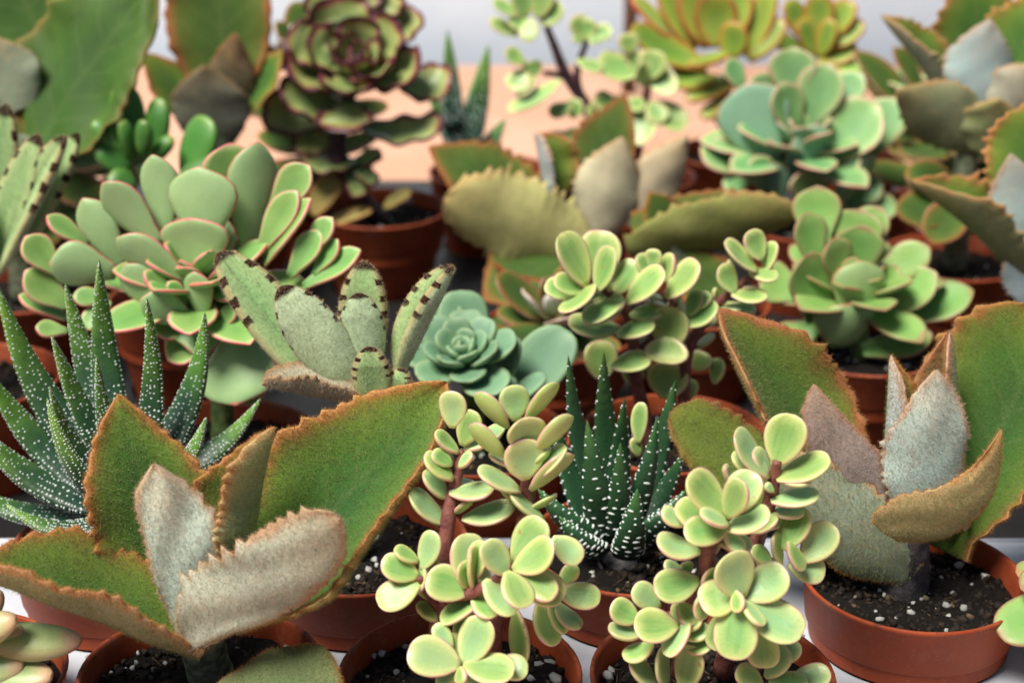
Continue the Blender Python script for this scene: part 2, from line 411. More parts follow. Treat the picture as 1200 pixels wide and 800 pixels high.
def leaf_mesh(L, W, prof=(.8, .5), wb=.12, bend=0., curl=0., side=0., fold=(0, 0), cup=(.3, .3), T=.0015, nu=16, M=14, flat=.7,
              teeth=None, wave=None, lump=0., taper=.12, mats=None, fuzz=None, dots=None, name='leaf', outl=None):
    rng = RNG
    t = np.linspace(0, 1, nu)
    u = t if teeth else 0.5 * t + 0.5 * (0.5 - 0.5 * np.cos(math.pi * t))
    if not teeth:
        u = 1 - (1 - t) ** 1.5 * 1.0
    if outl is None:
        w = profile(u, *prof, wb) * W / 2
        w[-1] = W * .006
        wn, wp = w, w
    else:                                                   # drawn outline: (u, half width on -v, half width on +v)
        oa = np.array(outl)
        fine = np.linspace(0, 1, 400)
        def sm(col):
            y_ = np.interp(fine, oa[:, 0], oa[:, col])
            ker = np.hanning(41); ker /= ker.sum()
            yy = np.convolve(np.pad(y_, 20, mode='edge'), ker, 'valid')
            yy[-26:] = np.minimum(yy[-26:], y_[-26:] + .04)
            return np.interp(u, fine, yy) * W / 2
        wn, wp = sm(1), sm(2)
        wn[-1] = wp[-1] = W * .008
        w = np.maximum(wn, wp)
    psi = 2 * math.pi * (np.arange(M) + .0) / M
    v = np.cos(psi); h = np.sign(np.sin(psi)) * np.abs(np.sin(psi)) ** flat
    U = u[:, None] * np.ones(M)[None]; Vv = np.ones(nu)[:, None] * v[None]; H = np.ones(nu)[:, None] * h[None]
    s = np.abs(Vv); sg = np.where(Vv >= 0, 1., -1.)
    f0 = np.where(Vv >= 0, fold[1], fold[0]); c0 = np.where(Vv >= 0, cup[1], cup[0]); c0 = np.where(np.abs(c0) < 1e-3, 1e-3, c0)
    th = f0 + c0 * s
    X = (np.sin(th) - np.sin(f0)) / c0
    Z = -(np.cos(th) - np.cos(f0)) / c0
    wv = np.where(Vv >= 0, wp[:, None], wn[:, None])
    if teeth:
        cnt, amp = teeth
        def row(off):
            ph = np.cumsum(.5 + 1.0 * rng.random(400)); ph = ph / ph[cnt] 
            x = np.interp(u, np.concatenate([[0], ph]), np.arange(401)) + off
            fr = x - np.floor(x)
            tt = (1 - np.abs(2 * fr - 1)) ** 1.3 - .4
            k = np.floor(x).astype(int) % 50
            return tt * (0.25 + 1.25 * rng.random(51) ** 1.3)[k]
        Tn, Tp = row(.3), row(.7)
        tm = np.where(Vv >= 0, Tp[:, None], Tn[:, None]) * amp * np.power(s, 5) * np.clip(wv / (W * .25), .25, 1)
        env = np.clip(U * 5, 0, 1)
        X = X * (1 + tm * env); Z = Z * (1 + tm * env)
        Z = Z + (np.where(Vv >= 0, Tp[:, None], Tn[:, None])) * amp * .5 * np.power(s, 9) * env
    if wave:
        k, amp = wave
        p1, p2 = rng.random(2) * 6.3
        Z = Z + amp * np.power(s, 2) * np.sin(U * k * 6.283 + np.where(Vv >= 0, p1, p2)) * np.clip(U * 3, 0, 1)
    tp = np.clip((1 - u) / taper, 0, 1) ** .5 * np.clip(.55 + u * 2.2, 0, 1)
    tt = (T * tp)[:, None]
    x = wv * X * sg - np.sin(th) * sg * H * tt * .5 + (side * L * np.sin(math.pi * u))[:, None]
    z = wv * Z + np.cos(th) * H * tt * .5
    zc = -bend * L * np.sin(math.pi * u) + curl * L * np.clip((u - .55) / .45, 0, 1) ** 2
    z = z + zc[:, None]
    y = U * L
    if lump:
        nz = np.zeros_like(z)
        for _ in range(5):
            a1, a2, p = rng.random(3)
            nz += np.sin(U * (4 + 14 * a1) + Vv * (2 + 5 * a2) + p * 6.3)
        z = z + nz * lump * L * .35
    P = np.stack([x, y, z], -1)
    E = np.minimum((1 - s) * wv / (W / 2), (1 - U) * L * 1.0 / (W / 2) + .0)
    E = np.clip(E, 0, 1)
    S = H * .5 + .5
    V = P.reshape(-1, 3)
    idx = np.arange(nu * M).reshape(nu, M)
    q = np.stack([idx[:-1], np.roll(idx[:-1], -1, 1), np.roll(idx[1:], -1, 1), idx[1:]], -1).reshape(-1, 4)
    F = [q]
    cap = np.array([list(range(M))[::-1], [(nu - 1) * M + j for j in range(M)]])
    F.append(cap)
    mi = [np.zeros(len(q) + 2, dtype=int)]
    A = {'edge': [E.ravel()], 'u': [U.ravel()], 'side': [S.ravel()], 'v': [Vv.ravel()]}
    Vs = [V]
    # outward normals of the grid
    du = np.gradient(P, axis=0)
    dp = np.roll(P, -1, 1) - np.roll(P, 1, 1)
    Nn = np.cross(du, dp)
    Nn /= np.maximum(np.linalg.norm(Nn, axis=-1, keepdims=True), 1e-12)
    def ev(G, iu, jv):
        i0 = np.clip(np.floor(iu).astype(int), 0, nu - 2); fi = (iu - i0)
        j0 = np.floor(jv).astype(int) % M; j1 = (j0 + 1) % M; fj = jv - np.floor(jv)
        if G.ndim == 3:
            fi = fi[:, None]; fj = fj[:, None]
        return (G[i0, j0] * (1 - fi) * (1 - fj) + G[i0 + 1, j0] * fi * (1 - fj) + G[i0, j1] * (1 - fi) * fj + G[i0 + 1, j1] * fi * fj)
    off = len(V)
    if fuzz:
        dens, ln = fuzz
        n = int(dens * L * W * 1.5)
        iu = rng.random(n * 2) * (nu - 1.02); jv = rng.random(n * 2) * M
        jq = np.arccos(1 - 2 * rng.random(n * 2)) / (2 * math.pi) * M
        jq = np.where(rng.random(n * 2) < .5, jq, M - 1e-3 - jq)
        jv = np.where(rng.random(n * 2) < .6, jq, jv)
        keep = rng.random(n * 2) < ev(wv, iu, jv) / (W / 2) + .03
        iu, jv = iu[keep][:n], jv[keep][:n]
        p = ev(P, iu, jv); nn = ev(Nn, iu, jv)
        nn /= np.maximum(np.linalg.norm(nn, axis=1, keepdims=True), 1e-9)
        d = nn + .55 * rng.normal(size=p.shape) + np.array([0, .25, 0])
        d /= np.linalg.norm(d, axis=1, keepdims=True)
        l = ln * (.5 + .8 * rng.random(len(p)))[:, None]
        r = rng.normal(size=p.shape); r = np.cross(d, r); r /= np.maximum(np.linalg.norm(r, axis=1, keepdims=True), 1e-9)
        hw = .000046
        tri = np.stack([p - r * hw, p + r * hw, p + d * l], 1).reshape(-1, 3)
        Vs.append(tri)
        fi = off + np.arange(len(tri)).reshape(-1, 3)
        F.append(fi); mi.append(np.ones(len(fi), dtype=int))
        ee = np.repeat(ev(E, iu, jv), 3); A['edge'].append(ee); A['u'].append(np.repeat(ev(U, iu, jv), 3))
        A['side'].append(np.repeat(ev(S, iu, jv), 3)); A['v'].append(ee * 0)
        off += len(tri)
    if dots is not None:
        du_, dj, rr, st = dots(rng, nu, M, u, w)
        p = ev(P, du_, dj); nn = ev(Nn, du_, dj); nn /= np.linalg.norm(nn, axis=1, keepdims=True)
        tu = ev(du, du_, dj); tu /= np.maximum(np.linalg.norm(tu, axis=1, keepdims=True), 1e-9)
        tv = np.cross(nn, tu)
        K = 6
        a = 2 * math.pi * np.arange(K) / K
        rings = []
        for rad, hh in ((1.0, -.15), (.72, .42)):
            rings.append(p[:, None] + (tu[:, None] * np.cos(a)[None, :, None] + tv[:, None] * (np.sin(a)[None, :, None] * st[:, None, None])) * (rr[:, None, None] * rad) + nn[:, None] * (rr[:, None, None] * hh))
        apex = p[:, None] + nn[:, None] * (rr[:, None, None] * .62)
        dv = np.concatenate(rings + [apex], 1)
        nd = len(p); nvp = 2 * K + 1
        b0 = off + np.arange(nd)[:, None] * nvp
        qs, ts = [], []
        for k in range(K):
            k2 = (k + 1) % K
            qs.append(np.concatenate([b0 + k, b0 + k2, b0 + K + k2, b0 + K + k], 1))
            ts.append(np.concatenate([b0 + K + k, b0 + K + k2, b0 + 2 * K], 1))
        qs = np.concatenate(qs); ts = np.concatenate(ts)
        F += [qs, ts]; mi += [np.ones(len(qs), dtype=int), np.ones(len(ts), dtype=int)]
        Vs.append(dv.reshape(-1, 3))
        for kk in A:
            A[kk].append(np.zeros(nd * nvp))
        off += nd * nvp
    # faces come out inside-in for this winding: flip quads of the body
    F[0] = F[0][:, ::-1]; F[1] = F[1][:, ::-1]
    return new_mesh(name, np.concatenate(Vs), F, mats, {k: np.concatenate(a) for k, a in A.items()}, np.concatenate(mi))

def leaf_at(parent, base, tip, W, nrm, mats, name='leaf', color=None, **kw):
    a = tip - base
    L = a.length
    a = a / L
    n = nrm - a * nrm.dot(a)
    if n.length < 1e-4:
        n = Vector((0, 0, 1)) - a * a.z
    n.normalize()
    s = a.cross(n)
    me = leaf_mesh(L, W, mats=mats, name=name, **kw)
    Mx = Matrix(((s.x, a.x, n.x, base.x), (s.y, a.y, n.y, base.y), (s.z, a.z, n.z, base.z), (0, 0, 0, 1)))
    o = add(name, me, parent, Mx)
    if color:
        o.color = (*color, 1)
    return o

def leaf_px(parent, Y0, bx, by, d, tx, ty, k, w, n, mats, **kw):
    """leaf from a point seen at (bx,by) and d cm behind the plane Y0; k is how far it leans out towards the viewer"""
    b = on_y(bx, by, Y0 + d / 100)
    D = depth(b)
    px = D / FPX
    flat = RGT * ((tx - bx) * px) - UPC * ((ty - by) * px)
    t0 = b + flat
    # keep the direction of sight: move the tip along its own line of sight
    r = (t0 - CAM)
    t = CAM + r * (1 - k * flat.length / depth(t0))
    return leaf_at(parent, b, t, w * px, cvec(*n), mats, **kw)

def tube(name, pts, radii, mat, parent, seg=10, rough=0.0, sub=6):
    pts = [Vector(p) for p in pts]
    P, R = [], []
    n = len(pts)
    for i in range(n - 1):
        p0, p1, p2, p3 = pts[max(i - 1, 0)], pts[i], pts[i + 1], pts[min(i + 2, n - 1)]
        for j in range(sub):
            t = j / sub
            P.append(.5 * ((2 * p1) + (p2 - p0) * t + (2 * p0 - 5 * p1 + 4 * p2 - p3) * t * t + (3 * p1 - p0 - 3 * p2 + p3) * t ** 3))
            R.append(radii[i] * (1 - t) + radii[i + 1] * t)
    P.append(pts[-1]); R.append(radii[-1])
    V, F = [], []
    o = pts[0]
    ref = Vector((.3, 1, .1))
    for i, p in enumerate(P):
        d = (P[min(i + 1, len(P) - 1)] - P[max(i - 1, 0)]).normalized()
        x = d.cross(ref).normalized(); y = d.cross(x)
        for j in range(seg):
            a = 2 * math.pi * j / seg
            r = R[i] * (1 + rough * random.uniform(-1, 1))
            V.append(p - o + (x * math.cos(a) + y * math.sin(a)) * r)
    for i in range(len(P) - 1):
        for j in range(seg):
            F.append((i * seg + j, i * seg + (j + 1) % seg, (i + 1) * seg + (j + 1) % seg, (i + 1) * seg + j))
    F.append(tuple(range(seg))[::-1]); F.append(tuple((len(P) - 1) * seg + j for j in range(seg)))
    return add(name, new_mesh(name, V, F, [mat]), parent, loc=o)

# ------------------------------------------------------------------ setting
def box_mesh(name, x0, x1, y0, y1, z0, z1, mat):
    V = [(x, y, z) for z in (z0, z1) for y in (y0, y1) for x in (x0, x1)]
    F = [(0, 2, 3, 1), (4, 5, 7, 6), (0, 1, 5, 4), (1, 3, 7, 5), (3, 2, 6, 7), (2, 0, 4, 6)]
    return new_mesh(name, V, F, [mat], smooth=False)
o = add('table_top', box_mesh('table_top', -1.1, 1.1, -.1, 1.20, -.03, 0, MAT['table'])); o['kind'] = 'structure'
o = add('wall', box_mesh('wall', -1.6, 1.6, 1.26, 1.34, -.5, .42, MAT['wall'])); o['kind'] = 'structure'

# ------------------------------------------------------------------ pots
PR = 0.030
def lathe(profile_pts, seg=56):
    V, F = [], []
    n = len(profile_pts)
    for r, z in profile_pts:
        for j in range(seg):
            a = 2 * math.pi * j / seg
            V.append((r * math.cos(a), r * math.sin(a), z))
    for i in range(n - 1):
        for j in range(seg):
            F.append((i * seg + j, i * seg + (j + 1) % seg, (i + 1) * seg + (j + 1) % seg, (i + 1) * seg + j))
    return V, F, seg, n
pp = [(.0, .0), (.0195, .0), (.0204, .0006), (.0209, .002), (.0262, .0298), (.0266, .0303), (.0279, .0307), (.0282, .0312),
      (.0294, .0432), (.02985, .0437), (.0301, .0443), (.0300, .0448), (.0297, .04505), (.0292, .0450), (.0289, .0446), (.0286, .0440), (.0276, .033), (.0270, .026)]
V_, F_, sg_, n_ = lathe(pp)
POT_ME = new_mesh('pot', V_, F_, [MAT['pot']])

def soil_mesh(seed):
    rng = np.random.default_rng(seed)
    nr, na = 16, 44
    V = [(0, 0, 0)]
    ph = rng.random((6, 3)) * 6.3; fr = rng.normal(size=(6, 2)) * 190
    for i in range(1, nr + 1):
        r = .0279 * i / nr
        for j in range(na):
            a = 2 * math.pi * j / na
            x, y = r * math.cos(a), r * math.sin(a)
            z = sum(math.sin(fr[k, 0] * x + fr[k, 1] * y + ph[k, 0]) for k in range(6)) * .00035 + rng.normal() * .00028
            V.append((x, y, z if i < nr else -.001))
    F = [(0, 1 + j, 1 + (j + 1) % na) for j in range(na)]
    for i in range(nr - 1):
        for j in range(na):
            a = 1 + i * na
            F.append((a + j, a + na + j, a + na + (j + 1) % na, a + (j + 1) % na))
    return new_mesh('soil', V, F, [MAT['soil']])
SOILS = [soil_mesh(s) for s in range(3)]

ICO = [(0, -.526, .851), (0, .526, .851), (0, -.526, -.851), (0, .526, -.851), (-.526, .851, 0), (.526, .851, 0), (-.526, -.851, 0), (.526, -.851, 0), (-.851, 0, .526), (-.851, 0, -.526), (.851, 0, .526), (.851, 0, -.526)]
def hull_faces():
    import itertools
    v = [Vector(p) for p in ICO]; fs = []
    for a, b, c in itertools.combinations(range(12), 3):
        if max((v[a] - v[b]).length, (v[b] - v[c]).length, (v[a] - v[c]).length) < 1.1:
            n = (v[b] - v[a]).cross(v[c] - v[a])
            fs.append((a, b, c) if n.dot(v[a]) > 0 else (a, c, b))
    return np.array(fs)
ICOF = hull_faces(); ICOV = np.array(ICO)
def crumbs_mesh(seed, n, smin, smax, R=.0268):
    rng = np.random.default_rng(seed)
    Vs, Fs, mi = [], [], []
    for i in range(n):
        r = R * math.sqrt(rng.random()); a = rng.random() * 6.283
        s = smin + (smax - smin) * rng.random() ** 3
        v = ICOV * (s * (.6 + .8 * rng.random((12, 1)))) * (1 + .5 * rng.random(3) - .25)
        kind = rng.random()
        if kind < .07:                                       # bark fibres
            v = ICOV * np.array([.0016 + .0022 * rng.random(), .00018, .00016])
        mi += [1 if kind < .10 else (2 if kind < .125 else 0)] * 20
        th = rng.random() * 6.28
        v = v @ np.array([[math.cos(th), -math.sin(th), 0], [math.sin(th), math.cos(th), 0], [0, 0, 1]])
        Vs.append(v + np.array([r * math.cos(a), r * math.sin(a), s * .3])); Fs.append(ICOF + 12 * i)
    return new_mesh('soil_crumbs', np.concatenate(Vs), [np.concatenate(Fs)], [MAT['crumb'], MAT['bark'], MAT['perlite']], mi=mi, smooth=False)
CRUMBS = [crumbs_mesh(s, 900, .00025, .0013) for s in range(3)]
def pebble(seed, mat):
    rng = np.random.default_rng(seed)
    return new_mesh('perlite', ICOV * (.7 + .6 * rng.random((12, 1))), [ICOF], [mat], smooth=(seed % 2 == 0))
PEB = [pebble(s, MAT['perlite']) for s in range(5)] + [pebble(9, MAT['grit']), pebble(10, MAT['grit'])]
POTS = []

def potted(name, label, px, py, group='succulents in small terracotta pots', npeb=0, soil_z=.0385, cat='potted plant', spots=()):
    c = on_z(px, py, RIM_Z)
    loc = Vector((c.x, c.y, 0))
    for q, nm in POTS:
        dd = (q - loc).length
        if dd < 2 * PR:
            print('POT OVERLAP', label, nm, round(dd * 100, 2))
    POTS.append((loc, label[:30]))
    t = thing(name, label, cat, loc, group)
    add('pot', POT_ME, t, loc=loc)
    i = len(POTS)
    so = add('soil', SOILS[i % 3], t, mat=Matrix.Translation(loc + Vector((0, 0, soil_z))) @ Matrix.Rotation(i * 1.7, 4, 'Z'))
    cr = add('soil_crumbs', CRUMBS[i % 3], so, mat=WORLD[so.name].copy())
    cr['kind'] = 'stuff'
    rnd = random.Random(i * 13 + 5)
    for j in range(npeb + len(spots)):
        if j < len(spots):
            p = on_z(spots[j][0], spots[j][1], soil_z + .0006); s = spots[j][2]
        else:
            r = .026 * math.sqrt(rnd.random()); a = rnd.uniform(0, 6.28)
            p = loc + Vector((r * math.cos(a), r * math.sin(a), soil_z + .0004)); s = rnd.choice((.0004, .0005, .0007, .001))
        m = Matrix.Translation(p) @ Matrix.Rotation(rnd.uniform(0, 6), 4, Vector((rnd.random(), rnd.random(), 1))) @ Matrix.Diagonal((s * 1.25, s, s * .8, 1))
        add('perlite', PEB[rnd.randrange(5) if j < len(spots) or rnd.random() < .6 else 5 + rnd.randrange(2)], so, mat=m)
    t['_y'] = loc.y
    return t

def finish(t):
    if '_y' in t.keys():
        del t['_y']

# ------------------------------------------------------------------ plant helpers
def cluster(t, Y0, S, ox, oy, rows, mats, k=.25, d=0., asp=.72, step=-.05, jit=.12, n0=(0, .2, 1), alt=None, ws=1.0, ls=1.0, **kw):
    """rows of (tip x, tip y, base x, base y, seen width [, lean, depth cm, flag]); back to front"""
    rnd = random.Random(int(ox * 7 + oy * 3 + S * 11 + len(rows)))
    for i, r in enumerate(rows):
        tx, ty, bx, by, w = [q / S for q in r[:5]]
        tx += ox; bx += ox; ty += oy; by += oy; w *= ws; tx = bx + (tx - bx) * ls; ty = by + (ty - by) * ls
        kk = r[5] if len(r) > 5 and r[5] is not None else k
        dd = (r[6] if len(r) > 6 and r[6] is not None else d) + step * i
        fl = r[7] if len(r) > 7 else ''
        ln = math.hypot(tx - bx, ty - by)
        Lt = ln * math.sqrt(1 + kk * kk)
        W = max(w, asp * Lt * rnd.uniform(.92, 1.05))
        c = max(.3, min(1, w / W)) * .97
        sn = math.sqrt(1 - c * c)
        pxx, pyy = (ty - by) / max(ln, 1e-3), (tx - bx) / max(ln, 1e-3)
        if pyy < 0 or (abs(pyy) < .25 and pxx * (tx - bx) > 0):
            pxx, pyy = -pxx, -pyy
        if 'R' in fl:
            pxx, pyy = -pxx, -pyy
        sgn = -1 if 'U' in fl else 1
        n = (pxx * sn + n0[0] * c + rnd.uniform(-jit, jit), pyy * sn + n0[1] * c + rnd.uniform(-jit, jit), sgn * c * n0[2])
        q = dict(kw)
        if 'cup' in q and isinstance(q['cup'], tuple):
            f = rnd.uniform(.5, 1.5); q['cup'] = (q['cup'][0] * f, q['cup'][1] * f)
        q['bend'] = q.get('bend', 0) + rnd.uniform(-.03, .05)
        q['side'] = rnd.uniform(-.04, .04)
        m = mats if alt is None or rnd.random() > .42 else alt
        leaf_px(t, Y0, bx, by, dd, tx, ty, kk, W, n, m, **q)

def rosette(t, c, axis, n, L0, L1, el0, el1, W, mats, r0=.002, spin=0., seed=1, **kw):
    """golden-angle rosette: outer leaves first, el = angle above the plane across the axis"""
    rnd = random.Random(seed)
    ax = axis.normalized()
    x = ax.cross(Vector((.2, 1, .1))).normalized(); y = ax.cross(x)
    for i in range(n):
        f = i / max(n - 1, 1)
        a = spin + i * 2.39996 + rnd.uniform(-.12, .12)
        el = math.radians(el0 + (el1 - el0) * f + rnd.uniform(-5, 5))
        L = (L0 + (L1 - L0) * f) * rnd.uniform(.9, 1.08)
        rd = x * math.cos(a) + y * math.sin(a)
        d = rd * math.cos(el) + ax * math.sin(el)
        nn = -rd * math.sin(el) + ax * math.cos(el)
        b = c + rd * r0 * (1 - f) + ax * (.004 * f)
        leaf_at(t, b, b + d * L, W * L * rnd.uniform(.93, 1.06), nn, mats, **kw)

JADE = dict(ws=1.07, ls=1.03, prof=(.66, .44), wb=.22, T=.0016, cup=(.42, .42), nu=15, M=14, flat=.75, taper=.2, bend=.03)
jade_m = [MAT['jade']]; jade_p = [MAT['jade_pale']]
FZ = (9.0e6, .0010)
BEH = dict(prof=(.55, .72), wb=.45, T=.0016, nu=72, M=26, flat=.6, teeth=(10, .17), wave=(2.4, .07), lump=.006, taper=.06)
def beh(t, Y0, b, d, tp, k, w, n, col=(.30, .34, .27), fz=FZ, mat='beh', fm='fuzz', **kw):
    q = dict(BEH)
    if 'prof' not in kw:
        q['outl'] = [(0, .45, .45), (.2, .76, .72), (.45, 1, .97), (.62, .9, .92), (.8, .55, .6), (.92, .25, .28), (1, .02, .02)]
    q.update(kw)
    return leaf_px(t, Y0, b[0], b[1], d, tp[0], tp[1], k, w, n, [MAT[mat], MAT[fm]], color=col, fuzz=fz, **q)

def stem(t, Y0, pts, rad, mat, rough=.05, seg=10):
    P = [on_y(x, y, Y0 + d / 100) for x, y, d in pts]
    return tube('stem', P, rad if isinstance(rad, list) else [rad] * len(P), MAT[mat], t, seg=seg, rough=rough)

def jstem(t, Y0, pts, rad, mat, L=.0085, n=5, t0=.3):
    o = stem(t, Y0, pts, rad, mat)
    P = [on_y(x, y, Y0 + d / 100) for x, y, d in pts]
    rnd = random.Random(int(pts[0][0] * 3 + pts[0][1]))
    for i in range(n):
        f = (t0 + (1 - t0) * (i + rnd.uniform(-.2, .2)) / n) * (len(P) - 1)
        k = max(0, min(int(f), len(P) - 2)); c = P[k].lerp(P[k + 1], f - k)
        ax = (P[k + 1] - P[k]).normalized()
        x = ax.cross(Vector((.3, 1, .2))).normalized(); y = ax.cross(x)
        a = i * math.pi / 2 + rnd.uniform(-.4, .4)
        for q in (0, math.pi):
            if rnd.random() < .18:
                continue
            rd = x * math.cos(a + q) + y * math.sin(a + q)
            if rd.y < -.55:
                continue
            el = rnd.uniform(.2, .8)
            d = rd * math.cos(el) + ax * math.sin(el); nn = -rd * math.sin(el) + ax * math.cos(el)
            l = L * rnd.uniform(.65, 1.15)
            leaf_at(t, c + rd * .0012, c + d * l, l * rnd.uniform(.6, .8), nn, jade_m if rnd.random() < .6 else jade_p, **{k_: v_ for k_, v_ in JADE.items() if k_ not in ('ws', 'ls')})
    return o

# ================================================================== front row
# ---- large felt kalanchoe, front
A = potted('potted_kalanchoe', 'felt kalanchoe with big toothed orange-rimmed leaves beside the pearly haworthia', 235, 785, npeb=10,
           spots=[(103, 770, .0008), (335, 757, .0007), (283, 760, .0005)])
YA = A['_y']
sA = Vector((WORLD[A.name].translation.x + .001, YA + .007, .037))
tube('stem', [sA, on_y(238, 756, YA + .004), on_y(238, 735, YA + .001), on_y(240, 700, YA)], [.0060, .0056, .0045, .003], MAT['stem_felt'], A, rough=.06)
beh(A, YA, (270, 728), .5, (524, 448), .0, 232, (.10, .35, 1), col=(.27, .29, .13), outl=[(0, .3, .3), (.2, .6, 1.0), (.3, .75, 1.3), (.52, .95, 1.08), (.81, .55, .84), (.95, .2, .42), (1, .02, .02)], cup=(.35, 1.7), fold=(.05, .1), bend=.02, teeth=(15, .09))
beh(A, YA, (212, 720), .7, (139, 462), .1, 152, (.25, .30, 1), col=(.30, .32, .22), outl=[(0, .3, .3), (.27, .9, .7), (.43, 1, .85), (.58, .97, .95), (.66, .92, .82), (.78, .7, .55), (.9, .42, .28), (1, .02, .02)], cup=(.45, .4), bend=-.03, teeth=(14, .13))
beh(A, YA, (290, 690), .1, (322, 500), .12, 170, (-.1, .2, 1), col=(.44, .46, .25), outl=[(0, .3, .3), (.35, .8, .8), (.58, 1, .8), (.77, .6, .74), (.93, .25, .4), (1, .02, .02)], fold=(.15, 1.95), cup=(.3, .25), teeth=(12, .12))
beh(A, YA, (230, 756), .2, (158, 664), .1, 76, (.2, .6, 1), col=(.25, .30, .2), cup=(.4, .4))
beh(A, YA, (236, 756), -.5, (181, 543), .32, 142, (-.05, .30, -1), col=(.44, .53, .46), outl=[(0, .3, .3), (.25, .8, .45), (.48, 1, .5), (.74, .68, .5), (.86, .42, .46), (.94, .2, .24), (1, .02, .02)], cup=(.35, .45), bend=.03, lump=.012, teeth=(13, .18), fm='fuzz_pale')
beh(A, YA, (232, 772), -.6, (-40, 668), .18, 184, (.0, 1, .32), col=(.27, .25, .15), prof=(.55, .6), fold=(.62, .78), cup=(.35, .3), teeth=(13, .10))
beh(A, YA, (222, 762), -1.0, (400, 606), .30, 160, (.05, .40, -1), col=(.41, .43, .34), outl=[(0, .1, .2), (.1, .12, .6), (.24, .25, .88), (.4, .46, .84), (.57, .62, .74), (.78, .62, .58), (.9, .44, .46), (.97, .16, .3), (1, .03, .04)], cup=(.5, .4), bend=.05, lump=.008, teeth=(15, .22), fm='fuzz_pale')
beh(A, YA, (236, 850), -1.9, (396, 782), -.15, 118, (.0, 1, .9), col=(.2, .25, .12), prof=(.45, .34), cup=(.2, .2), teeth=None, mat='felt_dull')

# ---- elephant bush, front middle
B = potted('potted_jade_bush', 'variegated jade bush with tall red stems beside the kalanchoe with big orange-rimmed leaves', 539, 787, npeb=26,
           spots=[(423, 758, .0014), (447, 766, .0012), (464, 787, .0009), (438, 768, .0008), (645, 776, .0014), (650, 795, .0018), (632, 778, .0011), (475, 757, .0009)])
YB = B['_y']
jstem(B, YB, [(512, 792, -.5), (514, 720, -.2), (524, 615, .4), (535, 560, .8), (541, 527, 1.0)], [.0024, .0022, .0019, .0015, .0011], 'stem_red')
jstem(B, YB, [(575, 792, .0), (580, 725, .0), (604, 655, .1), (618, 590, .2), (617, 560, .2), (613, 520, .3)], [.0026, .0025, .0022, .0020, .0016, .001], 'stem_red')
jstem(B, YB, [(530, 800, -1.2), (538, 792, -1.8), (541, 778, -2.1)], [.0016, .0014, .0011], 'stem_red')
jstem(B, YB, [(516, 712, -.2), (530, 700, -.9), (556, 693, -1.5), (598, 668, -1.6)], [.0016, .0015, .0014, .001], 'stem_red')
jstem(B, YB, [(515, 710, -.3), (500, 690, -.6), (492, 675, -.7)], [.0013, .0012, .001], 'stem_red')
cluster(B, YB, 4.286, 430, 440, [
    (430, 82, 428, 262, 146), (690, 262, 490, 372, 74), (345, 285, 462, 388, 78), (535, 178, 478, 350, 128)], jade_m, d=1.0, alt=jade_p, asp=.64, **JADE)
cluster(B, YB, 4.286, 430, 440, [
    (330, 385, 428, 450, 86), (285, 485, 405, 618, 84), (292, 398, 432, 522, 84), (215, 588, 402, 748, 104), (632, 572, 415, 590, 92), (736, 668, 480, 720, 122), (528, 388, 462, 462, 58)],
    jade_m, d=.7, alt=jade_p, **JADE)
cluster(B, YB, 4.286, 430, 440, [
    (728, 52, 748, 225, 152), (550, 92, 706, 262, 92, .2, None, 'U'), (956, 42, 800, 225, 76, .2, None, 'U'), (790, 214, 792, 345, 210, .9), (526, 248, 690, 410, 88, .2, None, 'U'),
    (1026, 205, 850, 380, 98, .2, None, 'U'), (1000, 365, 842, 520, 70), (560, 478, 772, 580, 80), (1032, 400, 822, 575, 96, .2, None, 'U'), (772, 326, 796, 520, 212, .35), (716, 588, 888, 724, 58)],
    jade_m, d=.25, alt=jade_p, **JADE)
cluster(B, YB, 4, 430, 600, [
    (235, 430, 330, 512, 56), (130, 170, 240, 232, 66), (312, 92, 258, 268, 108), (74, 225, 242, 302, 128), (54, 425, 248, 332, 152), (262, 258, 238, 382, 52)],
    jade_m, d=-.5, alt=jade_p, k=.1, **JADE)
cluster(B, YB, 4, 430, 600, [
    (732, 702, 700, 455, 100, .1, -.5), (1002, 536, 868, 418, 76, 0, -.6), (930, 562, 850, 425, 76, 0, -.7), (884, 618, 798, 425, 106, .1, -.8), (980, 248, 905, 350, 84, .1, -.4), (1090, 405, 895, 372, 130, .1, -.5),
    (1000, 228, 868, 118, 122, .1, -.5), (470, 104, 482, 362, 168, -.05, -.9)], jade_m, alt=jade_p, **JADE)
cluster(B, YB, 4, 430, 600, [
    (410, 565, 572, 478, 84, .1), (356, 520, 548, 402, 84, .2), (545, 138, 505, 320, 100, .1), (280, 318, 484, 372, 178, .15), (492, 168, 504, 368, 62, .3)], jade_m, d=-1.2, alt=jade_p, **JADE)
cluster(B, YB, 4, 430, 600, [
    (822, 36, 690, 245, 176, .1), (916, 400, 712, 280, 172, .1), (692, 470, 548, 318, 128, .15), (552, 142, 656, 292, 138, .35), (868, 146, 686, 268, 146, .35), (880, 395, 718, 286, 128, .3), (745, 442, 654, 278, 138, .45)],
    jade_m, d=-1.55, step=-.07, alt=jade_p, **JADE)
cluster(B, YB, 4, 430, 600, [
    (320, 526, 400, 632, 84, -.1), (372, 576, 452, 700, 106, 0), (752, 736, 590, 722, 128, .0), (330, 806, 432, 738, 70, .1), (552, 498, 456, 716, 170, .1), (196, 655, 438, 715, 192, .12), (684, 752, 452, 718, 132, .3), (440, 806, 442, 722, 62, .5)],
    jade_p, d=-2.0, alt=jade_m, **JADE)

